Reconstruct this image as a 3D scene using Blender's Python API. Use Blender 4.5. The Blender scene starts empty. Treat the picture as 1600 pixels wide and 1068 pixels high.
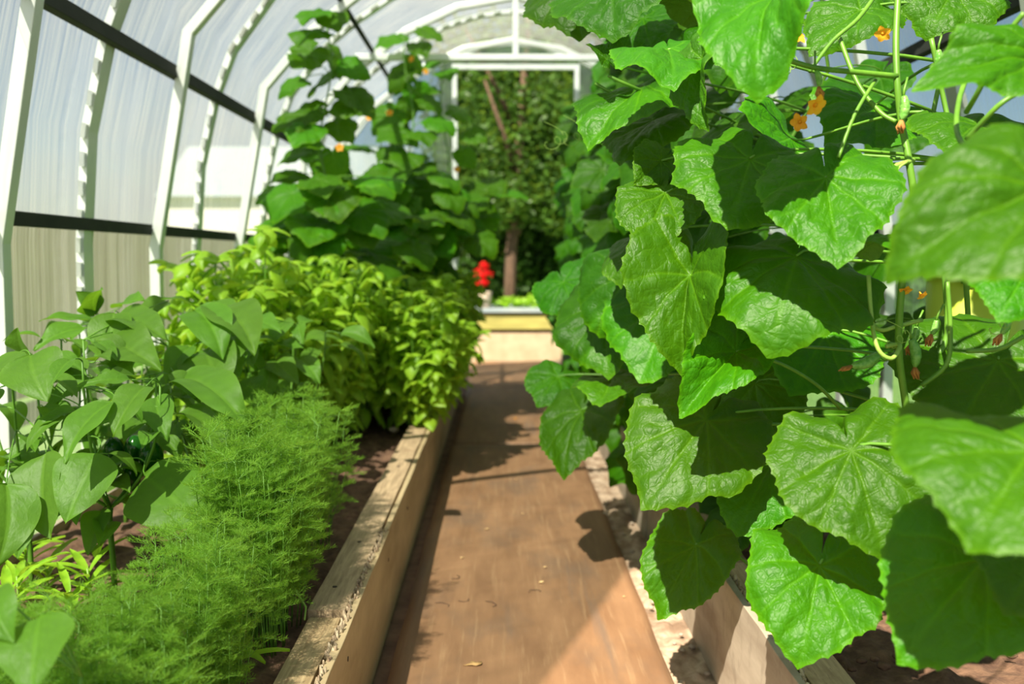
import bpy, math, random
import numpy as np
from mathutils import Vector, Matrix, noise

random.seed(7)
R = random.Random(11)
PI = math.pi
SC = bpy.context.scene
COL = SC.collection

# ------------------------------------------------------------------ camera
F = 1400.0                       # focal length in pixels of the 1600 px frame
CAM_H = 1.15
YAW, PITCH = math.atan(17 / F), math.atan(129 / F)
cd = bpy.data.cameras.new('camera')
cam = bpy.data.objects.new('camera', cd)
COL.objects.link(cam)
cam.location = (0, 0, CAM_H)
cam.rotation_euler = (PI / 2 - PITCH, 0, -YAW)
cd.sensor_width = 36
cd.lens = 36 * F / 1600
cd.clip_start = 0.05
cd.clip_end = 200
cd.dof.use_dof = True
cd.dof.focus_distance = 1.9
cd.dof.aperture_fstop = 2.4
SC.camera = cam
CAMROT = cam.rotation_euler.to_matrix()
CAMLOC = Vector((0, 0, CAM_H))


def P(x, y, Y):
    """the place at depth Y (metres ahead) that the photo shows at pixel x, y"""
    d = CAMROT @ Vector(((x - 800) / F, (534 - y) / F, -1))
    return CAMLOC + d * (Y / d.y)


# ------------------------------------------------------------------ sky, sun, exposure
SUN_DIR = Vector((0.35, 0.78, -1.0)).normalized()       # the way the light travels
w = bpy.data.worlds.new('sky'); SC.world = w; w.use_nodes = True
wn, wl = w.node_tree.nodes, w.node_tree.links
wn.clear()
wo = wn.new('ShaderNodeOutputWorld'); bg = wn.new('ShaderNodeBackground')
sky = wn.new('ShaderNodeTexSky'); sky.sky_type = 'NISHITA'; sky.sun_disc = False
sky.sun_elevation = math.asin(-SUN_DIR.z); sky.sun_rotation = math.atan2(-SUN_DIR.x, -SUN_DIR.y)
sky.air_density = 1.0; sky.dust_density = 0.6
tc = wn.new('ShaderNodeTexCoord'); nz = wn.new('ShaderNodeTexNoise')
mp = wn.new('ShaderNodeMapping'); mp.inputs['Scale'].default_value = (1, 1, 2.2)
nz.inputs['Scale'].default_value = 2.6; nz.inputs['Detail'].default_value = 6
rp = wn.new('ShaderNodeValToRGB'); rp.color_ramp.elements[0].position = 0.50; rp.color_ramp.elements[1].position = 0.74
mx = wn.new('ShaderNodeMix'); mx.data_type = 'RGBA'
mx.inputs['B'].default_value = (5.2, 5.3, 5.4, 1)
wl.new(tc.outputs['Generated'], mp.inputs[0]); wl.new(mp.outputs[0], nz.inputs['Vector']); wl.new(nz.outputs['Fac'], rp.inputs[0])
wl.new(rp.outputs[0], mx.inputs['Factor']); wl.new(sky.outputs[0], mx.inputs['A'])
wl.new(mx.outputs['Result'], bg.inputs[0]); bg.inputs[1].default_value = 0.09
wl.new(bg.outputs[0], wo.inputs[0])

sd = bpy.data.lights.new('sun', 'SUN'); sun = bpy.data.objects.new('sun', sd); COL.objects.link(sun)
sd.energy = 11.0; sd.angle = math.radians(0.6); sd.color = (1.0, 0.90, 0.72)
sun.rotation_euler = SUN_DIR.to_track_quat('-Z', 'Y').to_euler(); sun.location = (-3, -8, 10)

vs = SC.view_settings
vs.view_transform = 'Standard'; vs.look = 'None'; vs.gamma = 1; vs.exposure = 0.27; vs.use_curve_mapping = False
SC.cycles.max_bounces = 10; SC.cycles.transparent_max_bounces = 16; SC.cycles.diffuse_bounces = 5
SC.cycles.transmission_bounces = 6; SC.cycles.glossy_bounces = 3
SC.cycles.use_denoising = True
SC.cycles.sample_clamp_indirect = 4.0


# ------------------------------------------------------------------ materials
class NT:
    def __init__(s, name):
        s.m = bpy.data.materials.new(name); s.m.use_nodes = True
        s.t = s.m.node_tree; s.t.nodes.clear(); s.out = s.n('OutputMaterial')

    def n(s, k, **kw):
        x = s.t.nodes.new('ShaderNode' + k)
        for a, b in kw.items(): setattr(x, a, b)
        return x

    def l(s, a, b): s.t.links.new(a, b)

    def setv(s, node, **kw):
        for a, b in kw.items(): node.inputs[a.replace('_', ' ')].default_value = b
        return node

    def ramp(s, src, stops):
        r = s.n('ValToRGB'); e = r.color_ramp.elements
        while len(e) < len(stops): e.new(0.5)
        for i, (p, c) in enumerate(stops):
            e[i].position = p; e[i].color = (*c, 1) if len(c) == 3 else c
        s.l(src, r.inputs[0]); return r.outputs[0]

    def noise(s, vec, scale, detail=4, rough=0.55, mscale=None):
        t = s.n('TexNoise'); t.inputs['Scale'].default_value = scale
        t.inputs['Detail'].default_value = detail; t.inputs['Roughness'].default_value = rough
        if mscale:
            m = s.n('Mapping'); m.inputs['Scale'].default_value = mscale; s.l(vec, m.inputs[0]); vec = m.outputs[0]
        s.l(vec, t.inputs['Vector']); return t.outputs['Fac']

    def mixc(s, fac, a, b, mode='MIX'):
        m = s.n('Mix', data_type='RGBA', blend_type=mode)
        for sock, v in (('Factor', fac), ('A', a), ('B', b)):
            if hasattr(v, 'is_linked') or hasattr(v, 'links'): s.l(v, m.inputs[sock])
            elif sock == 'Factor': m.inputs[sock].default_value = v
            else: m.inputs[sock].default_value = (*v, 1)
        return m.outputs['Result']

    def math(s, op, a, b=None, clamp=False):
        m = s.n('Math', operation=op); m.use_clamp = clamp
        for i, v in enumerate((a, b)):
            if v is None: continue
            if isinstance(v, (int, float)): m.inputs[i].default_value = v
            else: s.l(v, m.inputs[i])
        return m.outputs[0]


def leaf_mat(name, top, dark, edge, trans, under, rough=0.42, cell=9.0, bump=0.42, tfac=0.24, veincol=(.35, .5, .15), spec=0.35):
    s = NT(name)
    uv = s.n('UVMap'); uv.uv_map = 'leaf'
    at = s.n('Attribute'); at.attribute_name = 'vein'
    ed = s.n('Attribute'); ed.attribute_name = 'edge'
    oi = s.n('ObjectInfo')
    shift = s.n('VectorMath', operation='ADD'); s.l(uv.outputs[0], shift.inputs[0])
    comb = s.n('CombineXYZ'); s.l(s.math('MULTIPLY', oi.outputs['Random'], 37.0), comb.inputs[0]); s.l(comb.outputs[0], shift.inputs[1])
    # a warped cell net: the small veins
    wob = s.n('TexNoise'); wob.inputs['Scale'].default_value = cell * .7
    s.l(shift.outputs[0], wob.inputs['Vector'])
    wv = s.n('VectorMath', operation='MULTIPLY_ADD'); s.l(wob.outputs['Color'], wv.inputs[0]); wv.inputs[1].default_value = (.06, .06, 0); s.l(shift.outputs[0], wv.inputs[2])
    v1 = s.n('TexVoronoi', feature='DISTANCE_TO_EDGE'); v1.inputs['Scale'].default_value = cell; s.l(wv.outputs[0], v1.inputs['Vector'])
    v2 = s.n('TexVoronoi', feature='DISTANCE_TO_EDGE'); v2.inputs['Scale'].default_value = cell * 2.7; s.l(wv.outputs[0], v2.inputs['Vector'])
    net = s.ramp(v1.outputs['Distance'], [(0, (0, 0, 0)), (0.10, (.35,) * 3), (0.25, (.75,) * 3), (0.6, (1, 1, 1))])
    net2 = s.ramp(v2.outputs['Distance'], [(0, (0, 0, 0)), (0.25, (1, 1, 1))])
    big = s.noise(shift.outputs[0], 2.3, 3)
    col = s.mixc(big, dark, top)
    col = s.mixc(s.math('MULTIPLY', s.math('SUBTRACT', 1.0, net), .10), col, veincol)
    col = s.mixc(s.math('MULTIPLY', at.outputs['Fac'], .45), col, veincol)
    sp = s.ramp(s.noise(shift.outputs[0], 17, 2), [(.70, (0, 0, 0)), (.78, (1, 1, 1))])
    col = s.mixc(s.math('MULTIPLY', sp, .35), col, edge)
    col = s.mixc(s.math('MULTIPLY', ed.outputs['Fac'], s.math('ADD', .05, s.math('MULTIPLY', big, .6))), col, edge)
    hs = s.n('HueSaturation'); s.l(col, hs.inputs['Color'])
    s.l(s.math('ADD', .495, s.math('MULTIPLY', oi.outputs['Random'], .022)), hs.inputs['Hue']); hs.inputs['Saturation'].default_value = 1.08
    s.l(s.math('ADD', .75, s.math('MULTIPLY', oi.outputs['Random'], .5)), hs.inputs['Value'])
    geo = s.n('NewGeometry')
    col = s.mixc(geo.outputs['Backfacing'], hs.outputs['Color'], s.mixc(.55, hs.outputs['Color'], under))
    h = s.math('ADD', s.math('MULTIPLY', net, .8), s.math('MULTIPLY', net2, .22))
    h = s.math('SUBTRACT', h, s.math('MULTIPLY', at.outputs['Fac'], .9))
    bp = s.setv(s.n('Bump'), Strength=bump, Distance=.004); s.l(h, bp.inputs['Height'])
    b = s.setv(s.n('BsdfPrincipled'), Roughness=rough); b.inputs['Specular IOR Level'].default_value = spec
    s.l(col, b.inputs['Base Color']); s.l(bp.outputs[0], b.inputs['Normal'])
    tr = s.n('BsdfTranslucent'); s.l(s.mixc(.3, trans, hs.outputs['Color']), tr.inputs[0]); s.l(bp.outputs[0], tr.inputs['Normal'])
    ms = s.n('MixShader'); ms.inputs[0].default_value = tfac; s.l(b.outputs[0], ms.inputs[1]); s.l(tr.outputs[0], ms.inputs[2])
    s.l(ms.outputs[0], s.out.inputs[0]); return s.m


def plain_leaf(name, c1, c2, trans, tfac=.35, rough=.45, scale=40):
    s = NT(name); g = s.n('NewGeometry'); tcn = s.n('TexCoord')
    n = s.noise(tcn.outputs['Object'], scale, 2)
    col = s.mixc(s.ramp(n, [(.35, (0, 0, 0)), (.65, (1, 1, 1))]), c1, c2)
    oi = s.n('ObjectInfo'); hs = s.n('HueSaturation'); s.l(col, hs.inputs['Color'])
    s.l(s.math('ADD', .85, s.math('MULTIPLY', oi.outputs['Random'], .3)), hs.inputs['Value'])
    b = s.setv(s.n('BsdfPrincipled'), Roughness=rough); b.inputs['Specular IOR Level'].default_value = .35
    s.l(hs.outputs[0], b.inputs['Base Color'])
    tr = s.n('BsdfTranslucent'); tr.inputs[0].default_value = (*trans, 1)
    ms = s.n('MixShader'); ms.inputs[0].default_value = tfac
    s.l(b.outputs[0], ms.inputs[1]); s.l(tr.outputs[0], ms.inputs[2]); s.l(ms.outputs[0], s.out.inputs[0])
    return s.m


def simple(name, c1, c2=None, rough=.6, metal=0.0, scale=8, mscale=None, bump=0.0, detail=5, lo=.35, hi=.65, dist=.004, extra=None):
    s = NT(name); tcn = s.n('TexCoord'); v = tcn.outputs['Object']
    n = s.noise(v, scale, detail, .6, mscale)
    col = s.mixc(s.ramp(n, [(lo, (0, 0, 0)), (hi, (1, 1, 1))]), c1, c2 or c1)
    if extra:
        for (sc_, ms_, lo_, hi_, c_, f_) in extra:
            n2 = s.noise(v, sc_, 5, .6, ms_)
            col = s.mixc(s.math('MULTIPLY', s.ramp(n2, [(lo_, (0, 0, 0)), (hi_, (1, 1, 1))]), f_), col, c_)
    b = s.setv(s.n('BsdfPrincipled'), Roughness=rough, Metallic=metal); s.l(col, b.inputs['Base Color'])
    if bump:
        bp = s.setv(s.n('Bump'), Strength=bump, Distance=dist); s.l(n, bp.inputs['Height']); s.l(bp.outputs[0], b.inputs['Normal'])
    s.l(b.outputs[0], s.out.inputs[0]); return s.m


def poly_mat(name, tint, tr_col, fac):
    """twin wall polycarbonate: see-through, milky, with fine flutes running up the sheet"""
    s = NT(name); tcn = s.n('TexCoord'); v = tcn.outputs['Object']
    a = s.noise(v, 5.0, 5, .7, (1, 9, .12)); b2 = s.noise(v, 30.0, 2, .5, (.2, 4, .05)); c = s.noise(v, 1.3, 3)
    flute = s.math('ADD', s.math('MULTIPLY', a, .6), s.math('MULTIPLY', b2, .4))
    f = s.ramp(flute, [(.38, (fac * .55,) * 3), (.62, (min(1, fac * 1.4),) * 3)])
    t = s.n('BsdfTransparent'); s.l(s.mixc(s.ramp(flute, [(.4, (0,) * 3), (.6, (1,) * 3)]), tuple(x * .9 for x in tint), tint), t.inputs[0])
    d = s.n('BsdfTranslucent'); d.inputs[0].default_value = (*tr_col, 1)
    g = s.n('BsdfGlossy'); g.inputs['Roughness'].default_value = .22; g.inputs[0].default_value = (.9, .95, 1, 1)
    m1 = s.n('MixShader'); s.l(f, m1.inputs[0]); s.l(t.outputs[0], m1.inputs[1]); s.l(d.outputs[0], m1.inputs[2])
    m2 = s.n('MixShader'); m2.inputs[0].default_value = .06; s.l(m1.outputs[0], m2.inputs[1]); s.l(g.outputs[0], m2.inputs[2])
    s.l(m2.outputs[0], s.out.inputs[0]); return s.m


M = {}
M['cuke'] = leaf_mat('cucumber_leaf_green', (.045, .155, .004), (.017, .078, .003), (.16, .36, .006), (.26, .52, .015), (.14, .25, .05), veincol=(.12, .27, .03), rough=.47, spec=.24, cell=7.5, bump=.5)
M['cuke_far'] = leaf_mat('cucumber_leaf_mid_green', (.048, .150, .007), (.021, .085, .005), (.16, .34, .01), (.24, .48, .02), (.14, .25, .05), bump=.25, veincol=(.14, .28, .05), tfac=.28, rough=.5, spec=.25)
M['cuke_left'] = leaf_mat('painted_sunlit_cucumber_leaf', (.095, .24, .018), (.05, .16, .012), (.28, .46, .03), (.24, .48, .02), (.14, .25, .05), bump=.25, veincol=(.14, .28, .05), tfac=.40, rough=.5, spec=.25)  # brighter copy of the leaf green, sun and haze put into the colour
M['pepper'] = leaf_mat('pepper_leaf_green', (.080, .21, .006), (.030, .11, .005), (.24, .44, .012), (.32, .58, .03), (.13, .26, .04), rough=.46, cell=5, bump=.18, veincol=(.22, .42, .05), tfac=.36, spec=.24)
M['basil'] = plain_leaf('basil_green', (.34, .56, .035), (.22, .44, .025), (.62, .86, .05), .42, scale=22)
M['seedling'] = plain_leaf('seedling_green', (.30, .55, .03), (.20, .42, .02), (.55, .8, .05), .4)
M['dill'] = plain_leaf('dill_green', (.20, .40, .035), (.13, .30, .025), (.42, .70, .06), .42, .6)
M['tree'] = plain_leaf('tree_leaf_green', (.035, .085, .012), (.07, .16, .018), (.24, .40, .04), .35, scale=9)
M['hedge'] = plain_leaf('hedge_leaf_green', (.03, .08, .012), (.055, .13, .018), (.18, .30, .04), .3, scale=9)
M['stem'] = simple('green_stem', (.13, .30, .025), (.08, .21, .018), .45, scale=30, mscale=(1, 1, .3), bump=.2, dist=.001)
M['stem_pale'] = simple('pale_stem', (.30, .46, .09), (.20, .38, .05), .45, scale=40, bump=.2, dist=.001)
M['stem_brown'] = simple('brown_green_stem', (.14, .22, .05), (.16, .14, .06), .6, scale=20)
M['petal'] = plain_leaf('orange_yellow_petal', (.95, .48, .03), (.95, .36, .02), (.95, .5, .04), .3, .5)
M['dry'] = simple('dried_flower', (.50, .22, .05), (.32, .12, .03), .8, scale=60)
M['fruit'] = simple('cucumber_skin', (.10, .30, .04), (.20, .42, .09), .35, scale=120, bump=.8, dist=.002, detail=1)
M['pfruit'] = simple('pepper_skin', (.010, .075, .008), (.016, .10, .012), .14, scale=4)
M['wood'] = simple('pale_weathered_timber', (.58, .42, .26), (.36, .25, .15), .75, scale=6, mscale=(14, 1.0, 14), bump=.5, dist=.003,
                   extra=[(7, (1, 1, 1), .60, .72, (.24, .14, .08), .55), (45, (4, .6, 4), .60, .68, (.2, .13, .08), .5)])
M['wood_near'] = simple('striped_timber', (.52, .38, .21), (.34, .23, .12), .75, scale=9, mscale=(16, .5, 16), bump=.5, dist=.003,
                        extra=[(6, (1, 1, 1), .62, .75, (.22, .13, .07), .5)])
M['ply'] = simple('stained_plywood', (.56, .43, .25), (.36, .26, .14), .7, scale=3.0, mscale=(1, .45, 1.8), bump=.15,
                  extra=[(40, (1, 1, .2), .55, .75, (.30, .22, .14), .45), (2.2, (1, 1, 2), .55, .75, (.26, .18, .10), .6)])
M['ply_grey'] = simple('greyed_plywood', (.50, .43, .34), (.30, .24, .18), .8, scale=4.0, mscale=(1, .5, 2.0), bump=.2,
                       extra=[(45, (1, .6, .3), .52, .75, (.22, .18, .14), .6), (3, (1, 1, 2), .55, .75, (.20, .13, .08), .6)])
M['splinter'] = simple('splintered_board_edge', (.62, .50, .34), (.25, .16, .10), .9, scale=40, mscale=(1, 1, 1), bump=1.0, dist=.004)
M['path'] = simple('dirty_walkway_sheet', (.30, .165, .085), (.21, .11, .055), .62, scale=3.2, mscale=(3.0, .7, 1), bump=.12, dist=.002,
                   extra=[(2.2, (1.6, .8, 1), .50, .68, (.15, .10, .07), .65), (9, (6, .35, 1), .55, .70, (.38, .24, .13), .5), (90, (1, 1, 1), .66, .72, (.20, .10, .05), .6),
                          (1.5, (5, .35, 1), .58, .70, (.13, .105, .09), .6)])
M['soil'] = simple('dark_bed_soil', (.085, .042, .026), (.20, .11, .066), .95, scale=26, bump=1.0, dist=.012, detail=8)
M['sand'] = simple('pale_sandy_earth', (.55, .42, .31), (.25, .16, .10), .95, scale=14, bump=1.0, dist=.012, detail=8,
                   extra=[(3.2, (1, 1, 1), .52, .62, (.15, .09, .055), .8)])
M['ground'] = simple('brown_earth', (.16, .09, .055), (.26, .15, .09), .95, scale=12, bump=.8, dist=.01)
M['grass'] = simple('lawn', (.10, .22, .03), (.17, .30, .06), .9, scale=3, bump=.6, dist=.03, extra=[(25, None, .5, .7, (.06, .14, .02), .6)])
M['galv'] = simple('galvanised_steel', (.80, .83, .80), (.66, .70, .69), .35, .25, scale=5, mscale=(1, 1, .4))
M['clip'] = simple('bright_steel', (.85, .88, .88), (.7, .73, .74), .22, .8, scale=10)
M['rail'] = simple('backlit_galvanised_rail', (.018, .024, .018), (.03, .035, .028), .95, .0, scale=10)  # galvanised rails seen against the light, that shade put into the dark colour
M['white'] = simple('white_painted_steel', (.78, .82, .82), (.68, .73, .74), .4, .1, scale=4)
M['poly'] = poly_mat('twin_wall_polycarbonate', (.86, .92, .95), (.66, .66, .56), .30)
M['poly_roof'] = poly_mat('roof_polycarbonate', (.80, .86, .88), (.45, .47, .42), .36)
M['poly_gable'] = poly_mat('gable_polycarbonate', (.88, .92, .92), (.8, .82, .78), .40)
M['concrete'] = simple('cream_render', (.50, .39, .26), (.40, .30, .19), .9, scale=6, bump=.3)
M['moss'] = simple('mossy_board', (.42, .37, .10), (.28, .26, .07), .8, scale=7, mscale=(.6, 1, 3), bump=.3)
M['rim'] = simple('blue_grey_rim', (.24, .30, .33), (.32, .36, .36), .6, scale=5)
M['bark'] = simple('brown_bark', (.17, .10, .065), (.09, .055, .035), .95, scale=10, mscale=(3, 3, .5), bump=1.0, dist=.02)
M['red'] = plain_leaf('red_petal', (.85, .012, .015), (.65, .008, .01), (.9, .03, .02), .25, .5)
M['terracotta'] = simple('pale_flower_pot', (.72, .58, .45), (.6, .46, .34), .8)
M['lime'] = simple('yellow_green_plastic', (.55, .70, .06), (.48, .62, .05), .4, scale=3)
M['deadleaf'] = simple('dry_leaf', (.55, .36, .14), (.36, .20, .08), .8, scale=30)
M['petalbit'] = simple('fallen_yellow_petal', (.80, .56, .28), (.7, .45, .2), .8, scale=30)
M['stone'] = simple('pebble', (.45, .36, .28), (.30, .24, .19), .9, scale=20)
M['plaster'] = simple('pale_house_wall', (.72, .68, .62), (.66, .61, .55), .9)
M['screw'] = simple('dark_screw_head', (.06, .04, .03), (.10, .07, .05), .6, .4)


# ------------------------------------------------------------------ mesh helpers
class MB:
    def __init__(s): s.v, s.f, s.n = [], [], 0

    def add(s, verts, faces):
        s.v.append(np.asarray(verts, dtype=float)); s.f.extend([tuple(i + s.n for i in f) for f in faces]); s.n += len(verts); return s

    def box(s, x0, x1, y0, y1, z0, z1, rot=0, jitter=0):
        v = np.array([(x, y, z) for z in (z0, z1) for y in (y0, y1) for x in (x0, x1)], float)
        return s.add(v, [(0, 2, 3, 1), (4, 5, 7, 6), (0, 1, 5, 4), (2, 6, 7, 3), (0, 4, 6, 2), (1, 3, 7, 5)])

    def tube(s, pts, rad, sides=6, cap=True, flat=1.0):
        pts = [Vector(p) for p in pts]
        if not hasattr(rad, '__len__'): rad = [rad] * len(pts)
        ref = Vector((0.31, 0.17, 0.93)); rings = []
        for i, p in enumerate(pts):
            t = (pts[min(i + 1, len(pts) - 1)] - pts[max(i - 1, 0)]).normalized()
            if i == 0:
                a = t.cross(ref)
                if a.length < .05: a = t.cross(Vector((1, 0, 0)))
            else: a = prev - t * prev.dot(t)
            a.normalize(); prev = a; b = t.cross(a)
            for k in range(sides):
                q = 2 * PI * k / sides
                rings.append(p + (a * math.cos(q) + b * math.sin(q) * flat) * rad[i])
        fs = [(i * sides + k, i * sides + (k + 1) % sides, (i + 1) * sides + (k + 1) % sides, (i + 1) * sides + k)
              for i in range(len(pts) - 1) for k in range(sides)]
        if cap:
            fs.append(tuple(reversed(range(sides)))); fs.append(tuple(range((len(pts) - 1) * sides, len(pts) * sides)))
        return s.add([tuple(x) for x in rings], fs)

    def sweep(s, path, prof):
        """path: list of (point, side vector, up vector); prof: closed outline"""
        n = len(prof); vv = []
        for p, a, b in path:
            for (u, w_) in prof: vv.append(tuple(p + a * u + b * w_))
        fs = [(i * n + k, i * n + (k + 1) % n, (i + 1) * n + (k + 1) % n, (i + 1) * n + k) for i in range(len(path) - 1) for k in range(n)]
        fs += [tuple(reversed(range(n))), tuple(range((len(path) - 1) * n, len(path) * n))]
        return s.add(vv, fs)

    def mesh(s, name, smooth=True):
        me = bpy.data.meshes.new(name)
        me.from_pydata(np.concatenate(s.v).tolist(), [], s.f); me.update()
        if smooth: me.shade_smooth()
        return me

    def build(s, name, mat, parent=None, smooth=True, loc=None, bevel=0):
        me = s.mesh(name, smooth); return link(name, me, mat, parent, bevel)


def link(name, me, mat, parent=None, bevel=0):
    if mat is not None and not me.materials: me.materials.append(M[mat] if isinstance(mat, str) else mat)
    o = bpy.data.objects.new(name, me); COL.objects.link(o)
    if parent is not None:
        o.parent = parent
        if parent.type == 'EMPTY': o.location = -parent.location      # meshes are written in world places
    if bevel:
        b = o.modifiers.new('bevel', 'BEVEL'); b.width = bevel; b.segments = 2; b.limit_method = 'ANGLE'
    return o


def tag(o, label=None, cat=None, group=None, kind=None):
    if label: o['label'] = label
    if cat: o['category'] = cat
    if group: o['group'] = group
    if kind: o['kind'] = kind
    return o


def empty(name, loc, label=None, cat=None, group=None):
    o = bpy.data.objects.new(name, None); COL.objects.link(o); o.location = loc; o.empty_display_size = .05
    return tag(o, label, cat, group)


def bez(a, b, c, d, n=8):
    a, b, c, d = map(Vector, (a, b, c, d)); out = []
    for i in range(n + 1):
        t = i / n; u = 1 - t
        out.append(a * u ** 3 + b * 3 * u * u * t + c * 3 * u * t * t + d * t ** 3)
    return out


# ------------------------------------------------------------------ the greenhouse shell
XC = 0.10
PROF = [(1.62, 0.0), (1.61, .6), (1.60, 1.2), (1.565, 1.6), (1.485, 1.93), (1.39, 2.16), (1.17, 2.45), (.97, 2.61), (.77, 2.74), (.51, 2.87), (.25, 2.95), (0, 2.98)]
FULL = [(-a, b) for a, b in PROF] + [(a, b) for a, b in reversed(PROF[:-1])]


def arch(off=0.0, pts=FULL):
    out = []
    for i, (x, z) in enumerate(pts):
        a = Vector(pts[max(i - 1, 0)]); b = Vector(pts[min(i + 1, len(pts) - 1)])
        t = (b - a).normalized(); nrm = Vector((-t.y, t.x))
        out.append((XC + x + nrm.x * off, z + nrm.y * off, nrm))
    return out


Y0, Y1 = -1.2, 7.75
# cover sheets outside the ribs
A = arch(.035)


def cover(name, idx, y_from, y_to, kind='structure', cut=None):
    mb = MB(); ys = np.linspace(y_from, y_to, 25)
    pts = [A[i] for i in idx]; vv = []; n = len(pts)
    for y in ys:
        for k, (x, z, nr) in enumerate(pts):
            if cut:
                ex = cut(y)
                if x > ex:
                    x0, z0, _ = pts[k - 1]
                    if x0 < ex: z = z0 + (z - z0) * (ex - x0) / (x - x0); x = ex
                    else: x = ex; z = vv[-1][2] if vv else z
            wav = .004 * math.sin(y * 9 + k)
            vv.append((x, y, z + wav))
    fs = [(i * n + k, i * n + k + 1, (i + 1) * n + k + 1, (i + 1) * n + k) for i in range(len(ys) - 1) for k in range(n - 1)]
    mb.add(vv, fs)
    o = mb.build(name, 'poly_roof' if name == 'ceiling' else 'poly')
    return tag(o, kind=kind)


NF = len(FULL)
cover('wall_left', range(0, 5), Y0, Y1)
cover('wall_right', range(NF - 5, NF), Y0, Y1)
cover('ceiling', range(4, NF - 4), 1.1, Y1)
edge = lambda y: -.505 + .39 * (y - 1.04)  # unseen slanted roof opening, shaped to let a wedge of sun onto the walkway
cover('ceiling', range(4, 12), Y0, 1.1, cut=edge)

# ribs
tn = 0


def rib(y, style, lab):
    global tn; tn += 1
    mb = MB(); Vx, Vy = Vector((1, 0, 0)), Vector((0, 1, 0))
    if style == 'A':
        pts = arch(0); path = [(Vector((x, y, z)), Vector((nr.x, 0, nr.y)), Vy) for x, z, nr in pts]
        mb.sweep(path, [(-.012, -.03), (.016, -.03), (.016, .03), (-.012, .03)])
        mb.sweep([(p + Vy * .05, a, b) for p, a, b in path], [(.004, -.03), (.010, -.03), (.010, .03), (.004, .03)])
        o = mb.build('trim_%d' % tn, 'galv', smooth=False); tag(o, kind='structure')
        c = MB()                                  # clips along the seam
        fine = []
        for i in range(len(pts) - 1):
            L = math.hypot(pts[i + 1][0] - pts[i][0], pts[i + 1][1] - pts[i][1]); k = max(1, int(L / .085))
            for j in range(k):
                t = j / k; fine.append((pts[i][0] * (1 - t) + pts[i + 1][0] * t, pts[i][1] * (1 - t) + pts[i + 1][1] * t, pts[i][2]))
        for i in range(0, len(fine)):
            x, z, nr = fine[i]; tdir = Vector((nr.y, 0, -nr.x)); p = Vector((x, y - .045, z)); nv = Vector((nr.x, 0, nr.y))
            if z < .9: continue
            c.sweep([(p - tdir * .026, nv, Vy), (p + tdir * .026, nv, Vy)], [(-.014, -.016), (.0, -.02), (.008, .016), (-.006, .018)])
        c.build('seam_clips', 'clip', o, smooth=False)
    else:
        keep = [(1.62, 0), (1.60, 1.2), (1.43, 2.10), (1.15, 2.42), (.77, 2.71), (.40, 2.88), (0, 2.95)]
        full = [(-a, b) for a, b in keep] + [(a, b) for a, b in reversed(keep[:-1])]
        pts = arch(-.03, full); path = [(Vector((x, y, z)), Vector((nr.x, 0, nr.y)), Vy) for x, z, nr in pts]
        mb.sweep(path, [(-.022, -.024), (.022, -.024), (.022, .024), (-.022, .024)])
        o = mb.build('trim_%d' % tn, 'galv', smooth=False, bevel=.004); tag(o, kind='structure')
    return o


ribs = [2.66 + .6 * k for k in range(9)]
for k, y in enumerate(ribs): rib(y, 'B' if k % 2 == 0 else 'A', '')


def rail(x, z, h=.05, t=.03, y0=2.3, y1=Y1, m='rail', ang=0.0):
    global tn; tn += 1
    mb = MB(); a = Vector((math.cos(ang), 0, math.sin(ang))); b = Vector((-math.sin(ang), 0, math.cos(ang)))
    mb.sweep([(Vector((x, y0, z)), a, b), (Vector((x, y1, z)), a, b)], [(-t / 2, -h / 2), (t / 2, -h / 2), (t / 2, h / 2), (-t / 2, h / 2)])
    tag(mb.build('trim_%d' % tn, m, smooth=False, bevel=.003), kind='structure')


for sgn in (-1, 1):
    rail(XC + sgn * 1.592, 1.275, .045, y0=1.9)
    rail(XC + sgn * 1.468, 1.93, .06, ang=-sgn * .2, y0=1.9)
    rail(XC + sgn * .985, 2.575, .05, y0=2.9, ang=-sgn * .6)
# tie beam and king post under one rib
tn += 1
tag(MB().box(XC - 1.08, XC + 1.08, 6.20, 6.25, 2.49, 2.53).build('trim_%d' % tn, 'white', smooth=False, bevel=.004), kind='structure')
tn += 1
tag(MB().box(XC - .02, XC + .02, 6.20, 6.24, 2.53, 2.95).build('trim_%d' % tn, 'white', smooth=False, bevel=.004), kind='structure')

# far gable with a tall open doorway
Ain = arch(0.0); gx = [p[0] for p in Ain]; gz = [p[1] for p in Ain]
DX0, DX1, DZ = -.37, .62, 2.74


def ztop(x): return float(np.interp(x, gx, gz)) if gx[0] <= x <= gx[-1] else 0


def gable_piece(mb, xs, zb):
    vv = []
    for x in xs:
        vv += [(x, Y1, zb), (x, Y1, ztop(x))]
    mb.add(vv, [(2 * i, 2 * i + 2, 2 * i + 3, 2 * i + 1) for i in range(len(xs) - 1)])


mb = MB()
left_xs = [gx[0] + .001] + [x for x in gx if gx[0] + .03 < x < DX0] + [DX0]
gable_piece(mb, left_xs, 0.0)
gable_piece(mb, [DX0] + [x for x in gx if DX0 < x < DX1] + [DX1], DZ)
gable_piece(mb, [DX1] + [x for x in gx if DX1 < x < gx[-1] - .03] + [gx[-1] - .001], 0.0)
tag(mb.build('wall_back', 'poly_gable', smooth=False), kind='structure')
keepY = Y1; Y1 = Y0; mb = MB()  # unseen front gable behind the camera, added to cut the sky light
gable_piece(mb, [gx[0] + .001] + [x for x in gx if gx[0] + .03 < x < -.40] + [-.40], 0.0)
gable_piece(mb, [.60] + [x for x in gx if .60 < x < gx[-1] - .03] + [gx[-1] - .001], 0.0)
gable_piece(mb, [-.40] + [x for x in gx if -.40 < x < .60] + [.60], 2.0)
tag(mb.build('wall_front', 'poly_gable', smooth=False), kind='structure'); Y1 = keepY
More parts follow.
